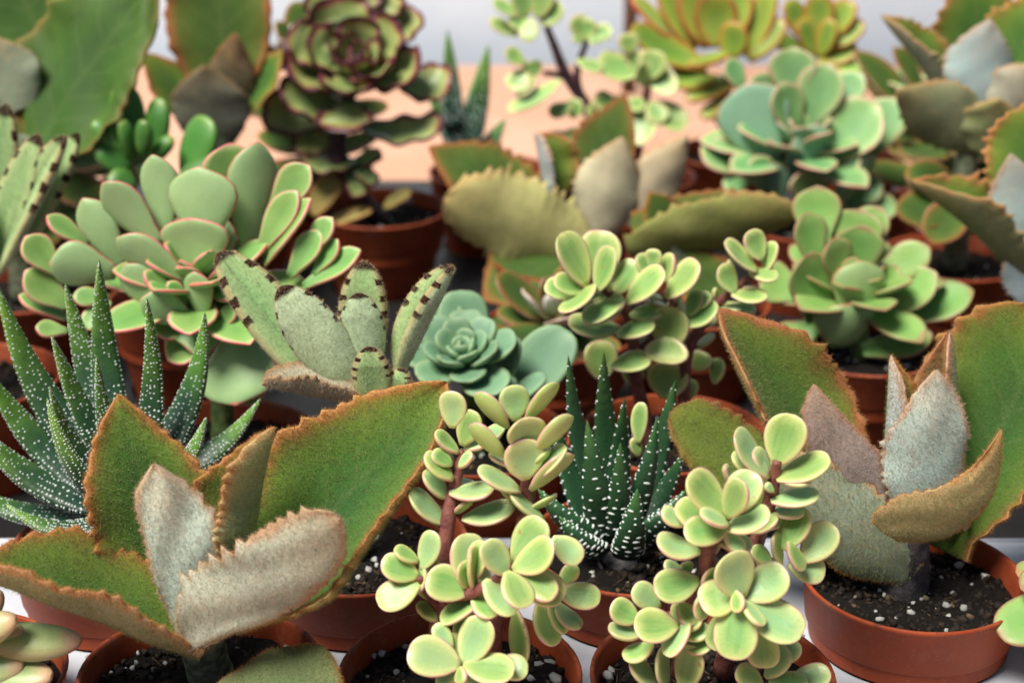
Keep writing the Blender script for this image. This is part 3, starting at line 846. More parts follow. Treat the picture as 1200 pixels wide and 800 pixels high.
# ---- elephant bush, front right
C = potted('potted_jade_bush', 'variegated jade bush with pink-rimmed open rosettes beside the grey-purple felt kalanchoe', 835, 788, npeb=22,
           spots=[(712, 792, .0016), (716, 785, .001), (940, 745, .0008)])
YC = C['_y']
jstem(C, YC, [(798, 792, -.4), (803, 762, -.4), (819, 723, -.6), (828, 677, -.9), (831, 640, -1.1), (850, 620, -1.2)], [.0026, .0025, .0022, .0021, .0018, .001], 'stem_red')
jstem(C, YC, [(846, 790, .4), (868, 690, .5), (889, 628, .4), (901, 590, .2), (907, 563, .1), (911, 540, 0)], [.0025, .0023, .0019, .0017, .0015, .001], 'stem_red')
jstem(C, YC, [(826, 690, -.8), (845, 700, -1.3), (868, 700, -1.7)], [.0014, .0013, .001], 'stem_red')
jstem(C, YC, [(800, 770, -.6), (794, 745, -.9), (792, 732, -1.1)], [.0012, .0011, .0009], 'stem_red')
cluster(C, YC, 3.871, 690, 470, [
    (652, 240, 744, 345, 76), (616, 288, 642, 372, 38), (934, 68, 850, 288, 188, .25), (668, 138, 818, 342, 124, .2), (1090, 264, 852, 356, 108, .2), (1040, 420, 826, 455, 80, .1), (802, 372, 838, 412, 40)],
    jade_p, d=.15, alt=jade_m, **JADE)
cluster(C, YC, 3.871, 690, 470, [
    (855, 522, 738, 596, 66), (740, 668, 830, 740, 84), (1066, 700 + 86, 905, 735, 136, .1), (974, 484, 880, 672, 124, .1), (1108, 564, 970, 728, 156, .1), (846, 596, 872, 742, 68, .2), (962, 768, 905, 636, 70, .4)],
    jade_m, d=.0, alt=jade_p, **JADE)
cluster(C, YC, 3.871, 690, 470, [
    (336, 486, 432, 566, 84, 0), (312, 625, 505, 685, 114, .1), (404, 462, 575, 610, 138, .0), (752, 326, 648, 512, 168, .1), (698, 678, 622, 592, 84, .1), (458, 335, 618, 520, 172, .25), (436, 598, 622, 592, 146, .3), (818, 508, 624, 580, 116, .35),
    (506, 512, 634, 556, 80, .5), (688, 356, 628, 526, 124, .5)], jade_m, d=-1.2, step=-.06, alt=jade_p, **JADE)
cluster(C, YC, 3.871, 690, 620, [
    (342, 156, 432, 196, 64), (440, 146, 452, 205, 62), (484, 424, 408, 336, 104), (204, 262, 322, 354, 116), (104, 342, 228, 414, 118), (90, 452, 232, 482, 62), (300, 268, 500, 232, 160, .2)],
    jade_m, d=-.8, alt=jade_p, **JADE)
cluster(C, YC, 3.871, 690, 620, [
    (162, 585, 292, 518, 84), (188, 594, 306, 724, 84), (326, 542, 352, 728, 80), (474, 530, 428, 732, 136), (358, 574, 456, 426, 82), (210, 440, 404, 436, 168, .2)], jade_m, d=-1.1, alt=jade_p, **JADE)
cluster(C, YC, 3.871, 690, 620, [
    (948, 512, 846, 604, 104, 0), (556, 534, 668, 345, 126, -.1), (800, 624, 788, 436, 156, 0), (908, 546, 802, 672, 80, .2), (672, 632, 786, 700, 108, .1), (1092, 652, 900, 704, 104, .1), (990, 700, 816, 690, 84, .2)],
    jade_m, d=-1.2, alt=jade_p, **JADE)
cluster(C, YC, 3.871, 690, 620, [
    (510, 342, 690, 262, 170, .1), (892, 188, 696, 312, 172, .2), (962, 474, 706, 312, 206, .15), (656, 584, 690, 312, 188, .15), (640, 112, 696, 306, 204, .45), (680, 374, 668, 278, 64, .5), (786, 436, 700, 322, 74, .45)],
    jade_p, d=-1.7, step=-.06, alt=jade_m, **JADE)

# ---- felt kalanchoe, right
D = potted('potted_kalanchoe', 'felt kalanchoe with purple-grey and pale blue inner leaves in an open terracotta pot', 1070, 672, npeb=24,
           spots=[(1124, 662, .0013), (1109, 709, .0013), (1129, 713, .0013), (1084, 678, .0012), (1076, 670, .0012), (1139, 685, .0006), (1070, 706, .0006), (1075, 664, .0010)])
YD = D['_y']
tube('stem', [Vector((WORLD[D.name].translation.x - .001, YD + .003, .037)), on_y(1064, 656, YD + .001), on_y(1066, 625, YD), on_y(1072, 580, YD)], [.0066, .0060, .005, .003], MAT['stem_dusk'], D, rough=.05)
beh(D, YD, (1010, 640), 1.3, (842, 362), .05, 190, (.12, .3, 1), col=(.33, .38, .18), outl=[(0, .3, .3), (.25, .7, .65), (.4, .78, .85), (.52, .78, .95), (.7, .72, .84), (.8, .6, .68), (.92, .35, .32), (1, .04, .04)], fold=(.5, .05), cup=(.9, .25), teeth=(14, .10), fz=(5e6, .0011))
beh(D, YD, (1105, 645), 1.2, (1236, 368), .0, 225, (-.1, .3, 1), col=(.33, .26, .12), prof=(.6, .4), cup=(.25, 1.6), fold=(0, .15), teeth=(12, .12), fz=(5e6, .0011))
beh(D, YD, (970, 625), .6, (786, 482), .0, 110, (.0, .5, 1), col=(.30, .34, .2), outl=[(0, .4, .4), (.5, .9, .95), (.8, .8, .8), (.93, .5, .62), (1, .1, .12)], cup=(.3, .3), teeth=(12, .10), mat='beh_green')
beh(D, YD, (1136, 615), 1.2, (1113, 387), .1, 150, (-.05, .25, 1), col=(.44, .44, .44), outl=[(0, .4, .4), (.5, .95, .75), (.79, .66, .6), (.92, .28, .35), (1, .02, .02)], fold=(.1, 1.9), cup=(.3, .3), teeth=(13, .10), mat='beh_brown')
beh(D, YD, (1030, 590), .6, (1044, 416), .1, 124, (.05, .25, 1), col=(.42, .46, .48), outl=[(0, .4, .4), (.4, .6, .9), (.65, .55, .85), (.85, .36, .42), (1, .02, .02)], fold=(2.0, .1), cup=(.3, .3), teeth=(12, .10), mat='beh_dark')
beh(D, YD, (1058, 645), -.1, (953, 450), .28, 90, (.0, .30, -1), col=(.36, .29, .27), outl=[(0, .4, .4), (.31, .7, 1), (.54, .66, 1.02), (.75, .36, .95), (.9, .16, .6), (1, .03, .03)], cup=(.4, .5), bend=.03, teeth=(13, .12), fm='fuzz_pale')
beh(D, YD, (1074, 620), -.5, (1097, 433), .30, 104, (.0, .30, -1), col=(.38, .46, .42), outl=[(0, .4, .4), (.3, .85, .9), (.51, .93, 1), (.63, .95, .82), (.8, .7, .5), (.9, .42, .3), (1, .03, .03)], cup=(.45, .5), bend=.02, teeth=(14, .13), fm='fuzz_pale')
beh(D, YD, (1066, 676), -.4, (900, 540), .1, 122, (.35, .4, -1), col=(.27, .32, .24), prof=(.5, .5), cup=(.5, .5), bend=.05, teeth=(12, .08))
beh(D, YD, (1036, 624), -1.2, (1173, 503), .35, 98, (-.1, .40, -1), col=(.32, .235, .115), outl=[(0, .5, .4), (.07, .85, .75), (.25, 1, .9), (.46, .9, .62), (.7, .66, .27), (.85, .4, .17), (1, .02, .02)], cup=(.6, .3), bend=.07, side=-.14, lump=.014, teeth=(15, .12))

# ---- pale plump rosette at the left edge, broad-leaved plant at the right edge
X = potted('potted_stonecrop', 'plump pale stonecrop flushed pink, only its fleshy leaf tips beside the toothed kalanchoe', -68, 790, npeb=10)
YX = X['_y']
cluster(X, YX, 1, 0, 0, [(4, 696, -70, 742, 46), (30, 742, -60, 760, 44, .2), (96, 752, -30, 742, 42, .1, .2), (28, 778, -60, 790, 46, .3), (62, 792, -50, 800, 40, .3), (20, 725, -70, 755, 42, .4)],
        [MAT['plump']], asp=.4, prof=(.6, .5), wb=.4, T=.007, cup=(.15, .15), flat=.9, nu=16, M=16, taper=.4)
for i, (tx, ty) in enumerate([(-170, 700), (-150, 760), (-90, 690), (-110, 830)]):
    leaf_px(X, YX, -68, 760, 0, tx, ty, .2, 46, (0, .4, 1), [MAT['plump']], prof=(.6, .5), wb=.4, T=.007, flat=.9, taper=.4)
tube('stem', [WORLD[X.name].translation + Vector((0, 0, .037)), on_y(-68, 755, YX)], [.003, .003], MAT['stem_green'], X)
W = potted('potted_stonecrop', 'smooth broad green leaves at the edge of the open white tray surface', 1352, 690, npeb=4)
YW = W['_y']
cluster(W, YW, 1, 0, 0, [(1168, 742, 1290, 700, 62, .1, -1.2), (1190, 670, 1300, 690, 34, 0, -.6), (1196, 690, 1290, 668, 40, .1, -.8), (1215, 640, 1310, 690, 50, .1), (1260, 620, 1330, 690, 60, .2), (1290, 780, 1340, 700, 60, .2)],
        [MAT['ech_g']], asp=.55, prof=(.6, .4), wb=.2, T=.0025, cup=(.3, .3), nu=14, M=12)
tube('stem', [WORLD[W.name].translation + Vector((0, 0, .037)), on_y(1330, 690, YW)], [.002, .0015], MAT['stem_green'], W)

# ================================================================== second row
def inv_u(u, q):
    return np.interp(q, u, np.arange(len(u)))
def pearl_dots(spacing, rad, rows):
    def f(rng, nu, M, u, w):
        L = spacing
        iu, jv, rr = [], [], []
        for k in range(rows):
            q = np.arange(.06 + rng.random() * L, .985, L)
            q = q + rng.normal(size=len(q)) * L * .22
            q = np.clip(q, .03, .985)
            iu.append(inv_u(u, q)); jv.append((k + .5 * (k % 2) * 0 + rng.normal(size=len(q)) * .12) / rows * M % M)
            kp = rng.random(len(q)) < (np.where(q > .4, .42, .8) if .06 < k / rows < .44 else 1.0)
            iu[-1] = iu[-1][kp]; jv[-1] = jv[-1][kp]; q = q[kp]
            ww = np.interp(q, u, w) / w.max()
            rr.append(rad * (.55 + .45 * ww) * (.75 + .5 * rng.random(len(q))))
        iu, jv, rr = np.concatenate(iu), np.concatenate(jv), np.concatenate(rr)
        return np.clip(iu, 0, nu - 1.01), jv, rr, np.ones(len(rr)) * 1.15
    return f
def zebra_dots(bands, rad):
    def f(rng, nu, M, u, w):
        iu, jv, rr, st = [], [], [], []
        for b in range(bands):
            q = .12 + .86 * (b + rng.uniform(-.15, .15)) / bands
            ww = np.interp(q, u, w) / w.max()
            n = max(2, int(round(4.6 * ww)))
            for i in range(n):
                a = math.pi * (1 + (i + .5 + rng.uniform(-.2, .2)) / n)
                iu.append(inv_u(u, q + rng.uniform(-.006, .006))); jv.append(a / (2 * math.pi) * M)
                big = rng.random() < .35 + .5 * (q < .4)
                rr.append(rad * rng.uniform(.75, 1.15) * (.55 + .45 * ww)); st.append(rng.uniform(1.5, 2.6) if big or q < .5 else 1.2)
            for a in (.02, math.pi - .02):
                iu.append(inv_u(u, min(.98, q + .02))); jv.append(a / (2 * math.pi) * M); rr.append(rad * rng.uniform(.8, 1.1) * (.6 + .4 * ww)); st.append(1.)
            if rng.random() < .5:
                a = math.pi * rng.uniform(.25, .75)
                iu.append(inv_u(u, q)); jv.append(a / (2 * math.pi) * M); rr.append(rad * .55); st.append(1.)
        return np.clip(np.array(iu), 0, nu - 1.01), np.array(jv) % M, np.array(rr), np.array(st)
    return f
HAW = dict(prof=(.16, .85), wb=.85, nu=26, M=20, flat=.85, taper=.5, cup=(.5, .5))

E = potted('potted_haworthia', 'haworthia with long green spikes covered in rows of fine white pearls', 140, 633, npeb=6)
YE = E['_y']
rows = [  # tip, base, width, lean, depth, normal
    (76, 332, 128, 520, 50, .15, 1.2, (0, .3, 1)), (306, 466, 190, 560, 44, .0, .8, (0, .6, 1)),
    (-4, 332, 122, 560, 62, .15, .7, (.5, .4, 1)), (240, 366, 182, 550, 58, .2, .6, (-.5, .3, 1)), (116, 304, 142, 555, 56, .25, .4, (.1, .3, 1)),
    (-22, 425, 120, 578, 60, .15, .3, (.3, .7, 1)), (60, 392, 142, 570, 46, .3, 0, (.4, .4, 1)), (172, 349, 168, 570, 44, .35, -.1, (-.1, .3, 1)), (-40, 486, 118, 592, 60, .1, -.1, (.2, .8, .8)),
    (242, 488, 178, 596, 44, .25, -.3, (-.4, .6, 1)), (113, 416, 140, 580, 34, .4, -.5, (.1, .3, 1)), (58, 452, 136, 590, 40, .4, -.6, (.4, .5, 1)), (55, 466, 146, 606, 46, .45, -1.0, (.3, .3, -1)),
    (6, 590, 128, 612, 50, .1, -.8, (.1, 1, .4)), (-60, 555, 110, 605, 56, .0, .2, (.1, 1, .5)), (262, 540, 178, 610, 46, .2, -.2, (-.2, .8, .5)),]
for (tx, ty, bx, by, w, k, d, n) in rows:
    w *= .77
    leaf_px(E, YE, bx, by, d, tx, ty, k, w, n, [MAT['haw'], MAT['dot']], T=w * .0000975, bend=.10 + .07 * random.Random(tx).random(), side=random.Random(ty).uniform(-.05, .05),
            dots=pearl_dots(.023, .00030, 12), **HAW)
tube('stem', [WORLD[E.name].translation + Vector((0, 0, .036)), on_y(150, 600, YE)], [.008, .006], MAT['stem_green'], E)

G = potted('potted_kalanchoe', 'plush pale green kalanchoe with chocolate edge spots beside the small blue-green echeveria', 424, 633, npeb=12,
           spots=[(432, 668, .0012), (420, 676, .0009)])
YG = G['_y']
TOM = dict(prof=(.60, .58), wb=.35, T=.0044, nu=36, M=20, flat=.75, taper=.25, lump=.004)
def tom(t, Y0, bx, by, d, tx, ty, k, w, n, fz=(5.5e6, .0009), **kw):
    q = dict(TOM); q.update(kw); w *= .94
    leaf_px(t, Y0, bx, by, d, tx, ty, k, w, n, [MAT['tom'], MAT['fuzz_pale']], fuzz=fz, color=(.36, .46, .25), **q)
stem(G, YG, [(412, 655, 0), (414, 560, 0), (428, 470, 0), (436, 430, .2)], [.003, .0028, .0026, .002], 'stem_felt')
tom(G, YG, 424, 440, 1.0, 427, 306, .2, 64, (0, .3, 1), cup=(.6, .6))
tom(G, YG, 378, 456, .9, 255, 296, .0, 80, (.25, .3, 1), cup=(.5, .5), fold=(.35, .1))
tom(G, YG, 468, 440, .5, 532, 312, .2, 74, (-.5, .2, 1), fold=(.2, 1.3), cup=(.4, .4))
tom(G, YG, 430, 440, .3, 420, 343, .3, 58, (0, .3, -1), cup=(.5, .5))
tom(G, YG, 416, 456, .1, 328, 336, .3, 72, (-.1, .3, -1), cup=(.55, .55), bend=.03)
tom(G, YG, 440, 478, -.5, 432, 406, .4, 50, (0, .4, 1), cup=(.5, .5))
tom(G, YG, 462, 470, -.4, 472, 432, .4, 34, (0, .4, 1), cup=(.5, .5))
beh(G, YG, (430, 474), -.5, (306, 450), .15, 84, (.0, 1, .35), col=(.46, .38, .28), prof=(.5, .42), fold=(.55, .5), cup=(.5, .4), teeth=(11, .12), fm='fuzz_pale', fz=(8e6, .0012), mat='felt_cream')

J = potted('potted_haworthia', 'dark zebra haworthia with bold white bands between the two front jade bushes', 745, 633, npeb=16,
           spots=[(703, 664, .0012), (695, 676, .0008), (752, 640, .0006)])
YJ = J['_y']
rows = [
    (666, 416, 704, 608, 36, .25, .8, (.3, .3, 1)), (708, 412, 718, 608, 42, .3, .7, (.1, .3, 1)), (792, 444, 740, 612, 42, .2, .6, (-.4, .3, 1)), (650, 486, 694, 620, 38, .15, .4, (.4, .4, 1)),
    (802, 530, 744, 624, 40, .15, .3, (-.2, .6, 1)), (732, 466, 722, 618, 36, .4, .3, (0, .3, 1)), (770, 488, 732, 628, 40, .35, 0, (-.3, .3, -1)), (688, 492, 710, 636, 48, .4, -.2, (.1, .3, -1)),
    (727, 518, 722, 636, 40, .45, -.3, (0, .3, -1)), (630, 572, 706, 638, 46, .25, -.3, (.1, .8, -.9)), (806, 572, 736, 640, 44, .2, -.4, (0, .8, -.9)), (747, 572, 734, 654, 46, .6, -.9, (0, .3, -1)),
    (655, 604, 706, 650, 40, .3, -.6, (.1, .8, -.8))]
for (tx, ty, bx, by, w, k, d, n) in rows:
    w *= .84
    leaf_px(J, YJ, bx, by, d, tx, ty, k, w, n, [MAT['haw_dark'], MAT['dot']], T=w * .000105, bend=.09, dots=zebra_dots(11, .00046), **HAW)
tube('stem', [WORLD[J.name].translation + Vector((-.004, -.001, .036)), on_y(722, 640, YJ)], [.006, .004], MAT['stem_dusk'], J)
cluster(J, YJ, 1, 0, 0, [(752, 472, 748, 520, 20, .1, 1.2), (744, 512, 748, 535, 16, .1, 1.2)], jade_m, asp=.4, **JADE)

# ================================================================== third row
FAN = dict(ws=1.10, ls=1.08, outl=[(0, .3, .3), (.2, .52, .52), (.42, .84, .84), (.6, 1, 1), (.75, .95, .95), (.86, .74, .74), (.94, .42, .42), (1, .03, .03)], wb=.28, T=.0017, cup=(.45, .45), nu=16, M=16, flat=.5, taper=.1)
F_pl = potted('potted_kalanchoe', 'wide rosette of grey-green paddle leaves with thin pink rims behind the pearly haworthia', 262, 512, npeb=4)
YF = F_pl['_y']
stem(F_pl, YF, [(262, 530, 0), (258, 450, 0), (246, 380, .3), (244, 310, .6)], [.004, .0035, .003, .002], 'stem_green')
cluster(F_pl, YF, 2.5, 20, 160, [
    (625, 34, 640, 225, 160), (850, 95, 745, 225, 115), (400, 70, 440, 285, 116, .2, None, 'U'), (702, 40, 680, 350, 128, .2, None, 'U'), (200, 196, 310, 385, 116, .2, None, 'U'), (262, 148, 420, 320, 116, .2, None, 'U'), (95, 238, 210, 318, 56),
    (815, 172, 710, 345, 96), (530, 106, 545, 320, 206, .2, None, 'U'), (852, 195, 725, 375, 76), (920, 245, 850, 350, 76), (885, 285, 800, 410, 86), (936, 308, 870, 405, 66), (996, 340, 840, 440, 80)],
    [MAT['fan']], d=1.6, asp=.5, k=.2, step=-.13, **FAN)
cluster(F_pl, YF, 2.5, 20, 160, [
    (30, 300, 120, 400, 96), (14, 470, 146, 535, 56), (32, 400, 156, 500, 100), (108, 375, 290, 400, 140, .2, None, 'U'), (560, 370, 590, 500, 136, .3), (505, 250, 540, 400, 206, .45, None, 'U'), (170, 470, 270, 470, 60),
    (210, 560, 270, 480, 80), (60, 560, 150, 570, 56), (306, 308, 512, 440, 116, .2, None, 'U'), (322, 385, 420, 520, 112, .2, None, 'U'), (640, 770, 640, 560, 240, .35, .3, 'U'), (760, 640, 610, 560, 100, .1, .3),
    (378, 400, 470, 480, 60, .3), (445, 430, 500, 490, 50, .4), (584, 600, 470, 580, 112, .2), (372, 482, 520, 545, 104, .35, None, 'U'), (520, 405, 548, 535, 86, .5, None, 'U'), (640, 505, 570, 560, 60, .3)],
    [MAT['fan']], d=.5, asp=.5, k=.25, step=-.09, **FAN)

def nol(d_):
    return {k_: v_ for k_, v_ in d_.items() if k_ not in ('ws', 'ls', 'bend')}
rosette(F_pl, on_y(236, 345, YF + .006), cvec(.0, .8, .6), 26, .034, .014, 0, 70, .52, [MAT['fan']], seed=21, **nol(FAN))
H = potted('potted_echeveria', 'small blue-green echeveria rosette with smooth cupped leaves beside the plush spotted kalanchoe', 560, 508, npeb=5)
YH = H['_y']
cH = on_y(545, 425, YH)
stem(H, YH, [(560, 530, 0), (556, 480, 0), (548, 432, 0)], [.003, .003, .003], 'stem_green')
rosette(H, cH, cvec(-.1, .75, .8), 22, .019, .0055, 10, 74, .80, [MAT['ech']], seed=4, prof=(.7, .4), wb=.4, T=.0024, cup=(.6, .6), bend=.06, nu=13, M=12, taper=.2)
cluster(H, YH, 1, 0, 0, [(604, 393, 576, 466, 36, .2, -.2), (600, 440, 585, 480, 26, .3, -.5), (668, 388, 600, 480, 72, .1, .3), (622, 462, 590, 486, 26, .2, -.6), (640, 440, 590, 478, 22, .1, -.4), (520, 352, 520, 420, 60, -.1, 1.6), (540, 340, 545, 420, 64, -.1, 1.5)],
        [MAT['ech']], asp=.55, prof=(.6, .4), wb=.3, T=.0024, cup=(.4, .4), nu=14, M=12)

I = potted('potted_jade_bush', 'variegated jade bush with dense pink-rimmed crown and arching side sprig behind the zebra haworthia', 790, 505, npeb=14,
           spots=[(852, 487, .001), (846, 474, .0008), (862, 480, .0008)])
YI = I['_y']
jstem(I, YI, [(765, 530, 0), (745, 440, 0), (742, 400, 0), (730, 358, -.2), (692, 330, -.6)], [.0024, .0022, .002, .0017, .001], 'stem_red')
jstem(I, YI, [(800, 520, .2), (803, 430, .2), (816, 390, .2), (840, 358, .1), (860, 340, 0), (885, 318, 0)], [.0022, .002, .0018, .0016, .0014, .001], 'stem_red')
jstem(I, YI, [(745, 420, .1), (788, 362, 0), (778, 342, 0)], [.0016, .0015, .001], 'stem_red')
cluster(I, YI, 4, 630, 260, [
    (290, 560, 300, 745, 166, 0, .8), (780, 610, 740, 700, 110, 0, .8), (850, 640, 830, 760, 70, 0, .6), (700, 740, 720, 830, 90, 0, .6), (620, 665, 600, 830, 196, .1, .2), (860, 408, 1020, 425, 62, 0, .4), (1020, 405, 860, 415, 70, 0, .3), (430, 640, 470, 780, 110, .1, .4),
    (300, 45, 268, 280, 196, 0), (148, 465, 395, 505, 126, 0), (460, 185, 365, 340, 116, .1), (545, 128, 540, 225, 86, .1), (622, 148, 608, 290, 64, .1), (480, 150, 520, 260, 80, 0), (580, 420, 430, 440, 90, 0), (808, 335, 735, 410, 66), (758, 325, 708, 440, 84, .2),
    (600, 662, 620, 540, 206, .1), (626, 402, 612, 605, 186, .35), (838, 385, 688, 490, 94), (545, 485, 370, 530, 96, .3), (525, 650, 345, 680, 116, .2)], jade_m, d=.2, k=.15, step=-.04, **JADE)
cluster(I, YI, 4, 630, 260, [
    (36, 300, 200, 350, 116, .1), (745, 185, 605, 358, 124, .2), (588, 225, 418, 380, 128, .3), (405, 365, 215, 480, 112, .2), (225, 470, 400, 370, 112, .2), (110, 62, 228, 302, 158, .2), (78, 275, 218, 322, 112, .4), (352, 125, 278, 325, 116, .4), (122, 425, 268, 296, 84, .5)],
    jade_m, d=-.7, k=.15, step=-.04, **JADE)
cluster(I, YI, 4, 630, 260, [
    (1110, 95, 1070, 235, 66), (992, 45, 1050, 180, 124, .2), (1125, 255, 990, 235, 86), (878, 100, 1030, 235, 104, .3), (872, 198, 925, 335, 104), (1072, 350, 908, 342, 92)], jade_m, d=-.1, k=.15, **JADE)

# ================================================================== fourth row and beyond
L = potted('potted_kalanchoe', 'plush green kalanchoe with dark brown edge dashes, its upright leaves above the pearly spikes', -30, 440, npeb=0)
YL = L['_y']
stem(L, YL, [(-30, 450, 0), (-24, 380, 0), (-10, 330, 0)], [.003, .003, .002], 'stem_felt')
tom(L, YL, 20, 300, .9, 92, 156, .2, 46, (-.4, .3, 1), cup=(.4, .4), fz=None)
tom(L, YL, -16, 320, .7, 8, 122, .2, 54, (0, .3, 1), cup=(.5, .5), fz=(3e6, .0013))
tom(L, YL, -6, 325, .2, 78, 160, .3, 62, (-.3, .3, 1), fold=(.1, .5), cup=(.5, .5), fz=(3e6, .0013))
tom(L, YL, -16, 320, .4, 46, 158, .3, 50, (0, .3, 1), cup=(.5, .5), fz=(3e6, .0013))
tom(L, YL, -20, 325, -.2, -70, 190, .3, 80, (0, .3, 1), cup=(.5, .5), fz=None)
tom(L, YL, -20, 330, -.2, -120, 280, .2, 80, (0, .6, 1), cup=(.5, .5), fz=None)

K = potted('potted_echeveria', 'apple-green echeveria rosette with faint red leaf tips behind the purple-grey kalanchoe', 1012, 402, npeb=10)
YK = K['_y']
ECH = dict(ws=1.15, ls=1.14, outl=[(0, .45, .45), (.2, .62, .62), (.42, .84, .84), (.6, 1, 1), (.75, .95, .95), (.86, .74, .74), (.94, .42, .42), (1, .03, .03)], wb=.4, T=.0022, cup=(.5, .5), bend=.05, nu=15, M=14, flat=.75, taper=.2)
stem(K, YK, [(1012, 420, 0), (1005, 390, 0), (1000, 350, .2)], [.004, .004, .003], 'stem_green')
cluster(K, YK, 2.105, 820, 40, [
    (290, 392, 290, 520, 112, .1, 1.0), (440, 440, 380, 540, 90, .1, .9), (400, 446, 375, 540, 124, .2, .8), (265, 455, 290, 570, 90, .2, .7), (650, 640, 460, 700, 96, .1, .2), (554, 745, 400, 780, 84, .1, -.5), (160, 600, 250, 640, 110, .0, .5), (200, 760, 290, 720, 90, 0, .2),
    (552, 536, 430, 620, 86, .2, .5), (402, 486, 385, 600, 114, .4, .4), (482, 585, 420, 650, 76, .3, .3), (566, 602, 420, 700, 96, .3, .1), (330, 516, 350, 610, 86, .5, .2), (275, 558, 290, 705, 136, .35, -.2), (402, 576, 380, 700, 126, .4, -.3, 'U'), (360, 678, 350, 770, 150, .6, -.7, 'U'),
    (380, 560, 370, 640, 60, .5, .1)], [MAT['ech_g']], asp=.6, step=-.02, **ECH)

rosette(K, on_y(1000, 352, YK + .006), cvec(.0, .85, .6), 22, .034, .012, 4, 72, .56, [MAT['ech_g']], seed=22, **nol(ECH))
S_ = potted('potted_kalanchoe', 'dark toothed kalanchoe with long drooping spotted leaves beside the apple-green echeveria', 812, 352, npeb=2)
YS = S_['_y']
stem(S_, YS, [(812, 370, 0), (800, 320, 0), (790, 285, 0)], [.004, .004, .003], 'stem_felt')
SP = dict(fz=None, teeth=(11, .16), nu=48, M=18)
beh(S_, YS, (740, 262), .8, (920, 240), .1, 70, (.0, .7, 1), col=(.18, .20, .08), mat='beh_dark', **SP)
beh(S_, YS, (735, 292), -.2, (934, 248), .2, 84, (.0, .7, -.8), col=(.30, .33, .10), cup=(.5, .5), prof=(.5, .45), **SP)
beh(S_, YS, (800, 300), -.2, (850, 360), .2, 80, (.0, .5, 1), col=(.2, .24, .10), mat='beh_dark', **SP)
beh(S_, YS, (795, 290), .5, (760, 225), .2, 60, (.0, .5, 1), col=(.2, .24, .10), mat='beh_dark', **SP)

R_ = potted('potted_kalanchoe', 'felt kalanchoe with frilled yellowish lower leaf and beige upright leaves behind the dense jade crown', 660, 300, npeb=2)
YR = R_['_y']
stem(R_, YR, [(660, 320, 0), (660, 270, 0), (668, 240, 0)], [.005, .005, .004], 'stem_felt')
beh(R_, YR, (650, 262), .9, (502, 172), .0, 110, (.2, .5, 1), col=(.14, .16, .07), mat='beh_dark', **SP)
beh(R_, YR, (640, 235), .7, (626, 156), .1, 96, (.05, .3, 1), col=(.40, .45, .45), fold=(1.6, .1), cup=(.3, .3), prof=(.45, .4), **SP)
beh(R_, YR, (735, 265), .6, (806, 158), .2, 70, (-.1, .4, -1), col=(.52, .44, .29), cup=(.6, .6), **SP)
beh(R_, YR, (680, 250), .9, (732, 110), .0, 90, (-.3, .5, 1), col=(.2, .24, .10), mat='beh_dark', **SP)
beh(R_, YR, (696, 284), .1, (730, 160), .25, 92, (-.1, .4, -1), col=(.54, .50, .34), cup=(.7, .7), bend=.04, **SP)
beh(R_, YR, (688, 300), -.6, (520, 232), .25, 124, (.1, .5, -1), col=(.56, .55, .22), cup=(.5, .5), outl=[(0, .4, .4), (.2, .85, .8), (.5, 1, .9), (.75, .9, .75), (.9, .6, .5), (.97, .3, .3), (1, .05, .05)], fz=None, lump=.02, teeth=(13, .34), nu=60, M=18)
beh(R_, YR, (665, 300), -.6, (566, 352), .2, 120, (.1, .7, .8), col=(.24, .27, .13), mat='beh_dark', **SP)

V2 = potted('potted_kalanchoe', 'felt kalanchoe at the right with one long folded leaf drooping and a tall olive leaf', 1232, 400, npeb=8)
YV2 = V2['_y']
stem(V2, YV2, [(1225, 420, 0), (1215, 350, 0), (1220, 290, 0)], [.005, .005, .004], 'stem_felt')
beh(V2, YV2, (1190, 245), .6, (1236, 105), .1, 120, (-.15, .3, 1), col=(.35, .36, .18), cup=(.4, .4), **SP)
beh(V2, YV2, (1215, 330), .0, (1184, 180), .3, 92, (-.1, .35, -1), col=(.34, .44, .43), cup=(.6, .6), **SP)
beh(V2, YV2, (1225, 370), -.5, (1190, 272), .3, 70, (-.1, .35, -1), col=(.30, .38, .40), cup=(.6, .6), **SP)
beh(V2, YV2, (1195, 332), .0, (1066, 212), .2, 150, (.1, .6, .9), col=(.24, .24, .12), fold=(1.35, .1), cup=(.3, .3), **SP)
beh(V2, YV2, (1240, 340), .0, (1370, 230), .1, 110, (-.1, .7, 1), col=(.22, .27, .15), **SP)

V1 = potted('potted_kalanchoe', 'felt kalanchoe with pale blue upright leaf above a frilled leaf, beside the cream-rimmed paddle rosette', 1118, 300, npeb=2)
YV = V1['_y']
stem(V1, YV, [(1118, 315, 0), (1125, 240, 0), (1138, 150, 0)], [.005, .005, .004], 'stem_felt')
beh(V1, YV, (1150, 130), 1.4, (1140, -40), .0, 120, (.0, .3, 1), col=(.3, .38, .3), cup=(.4, .4), **SP)
beh(V1, YV, (1170, 130), 1.0, (1235, -20), .0, 120, (-.2, .4, 1), col=(.3, .33, .2), cup=(.4, .4), **SP)
beh(V1, YV, (1112, 128), .8, (1032, 18), .1, 92, (.2, .5, 1), col=(.36, .36, .26), fold=(1.2, .2), cup=(.3, .3), **SP)
beh(V1, YV, (1140, 140), .2, (1160, 22), .3, 96, (0, .4, -1), col=(.35, .45, .45), cup=(.7, .7), **SP)
beh(V1, YV, (1170, 140), .0, (1215, 75), .3, 80, (0, .4, -1), col=(.38, .36, .28), cup=(.6, .6), **SP)
beh(V1, YV, (1160, 170), -.6, (1050, 105), .3, 92, (.0, .6, -1), col=(.22, .24, .13), cup=(.6, .6), teeth=(9, .2), fz=None, nu=48, M=18)
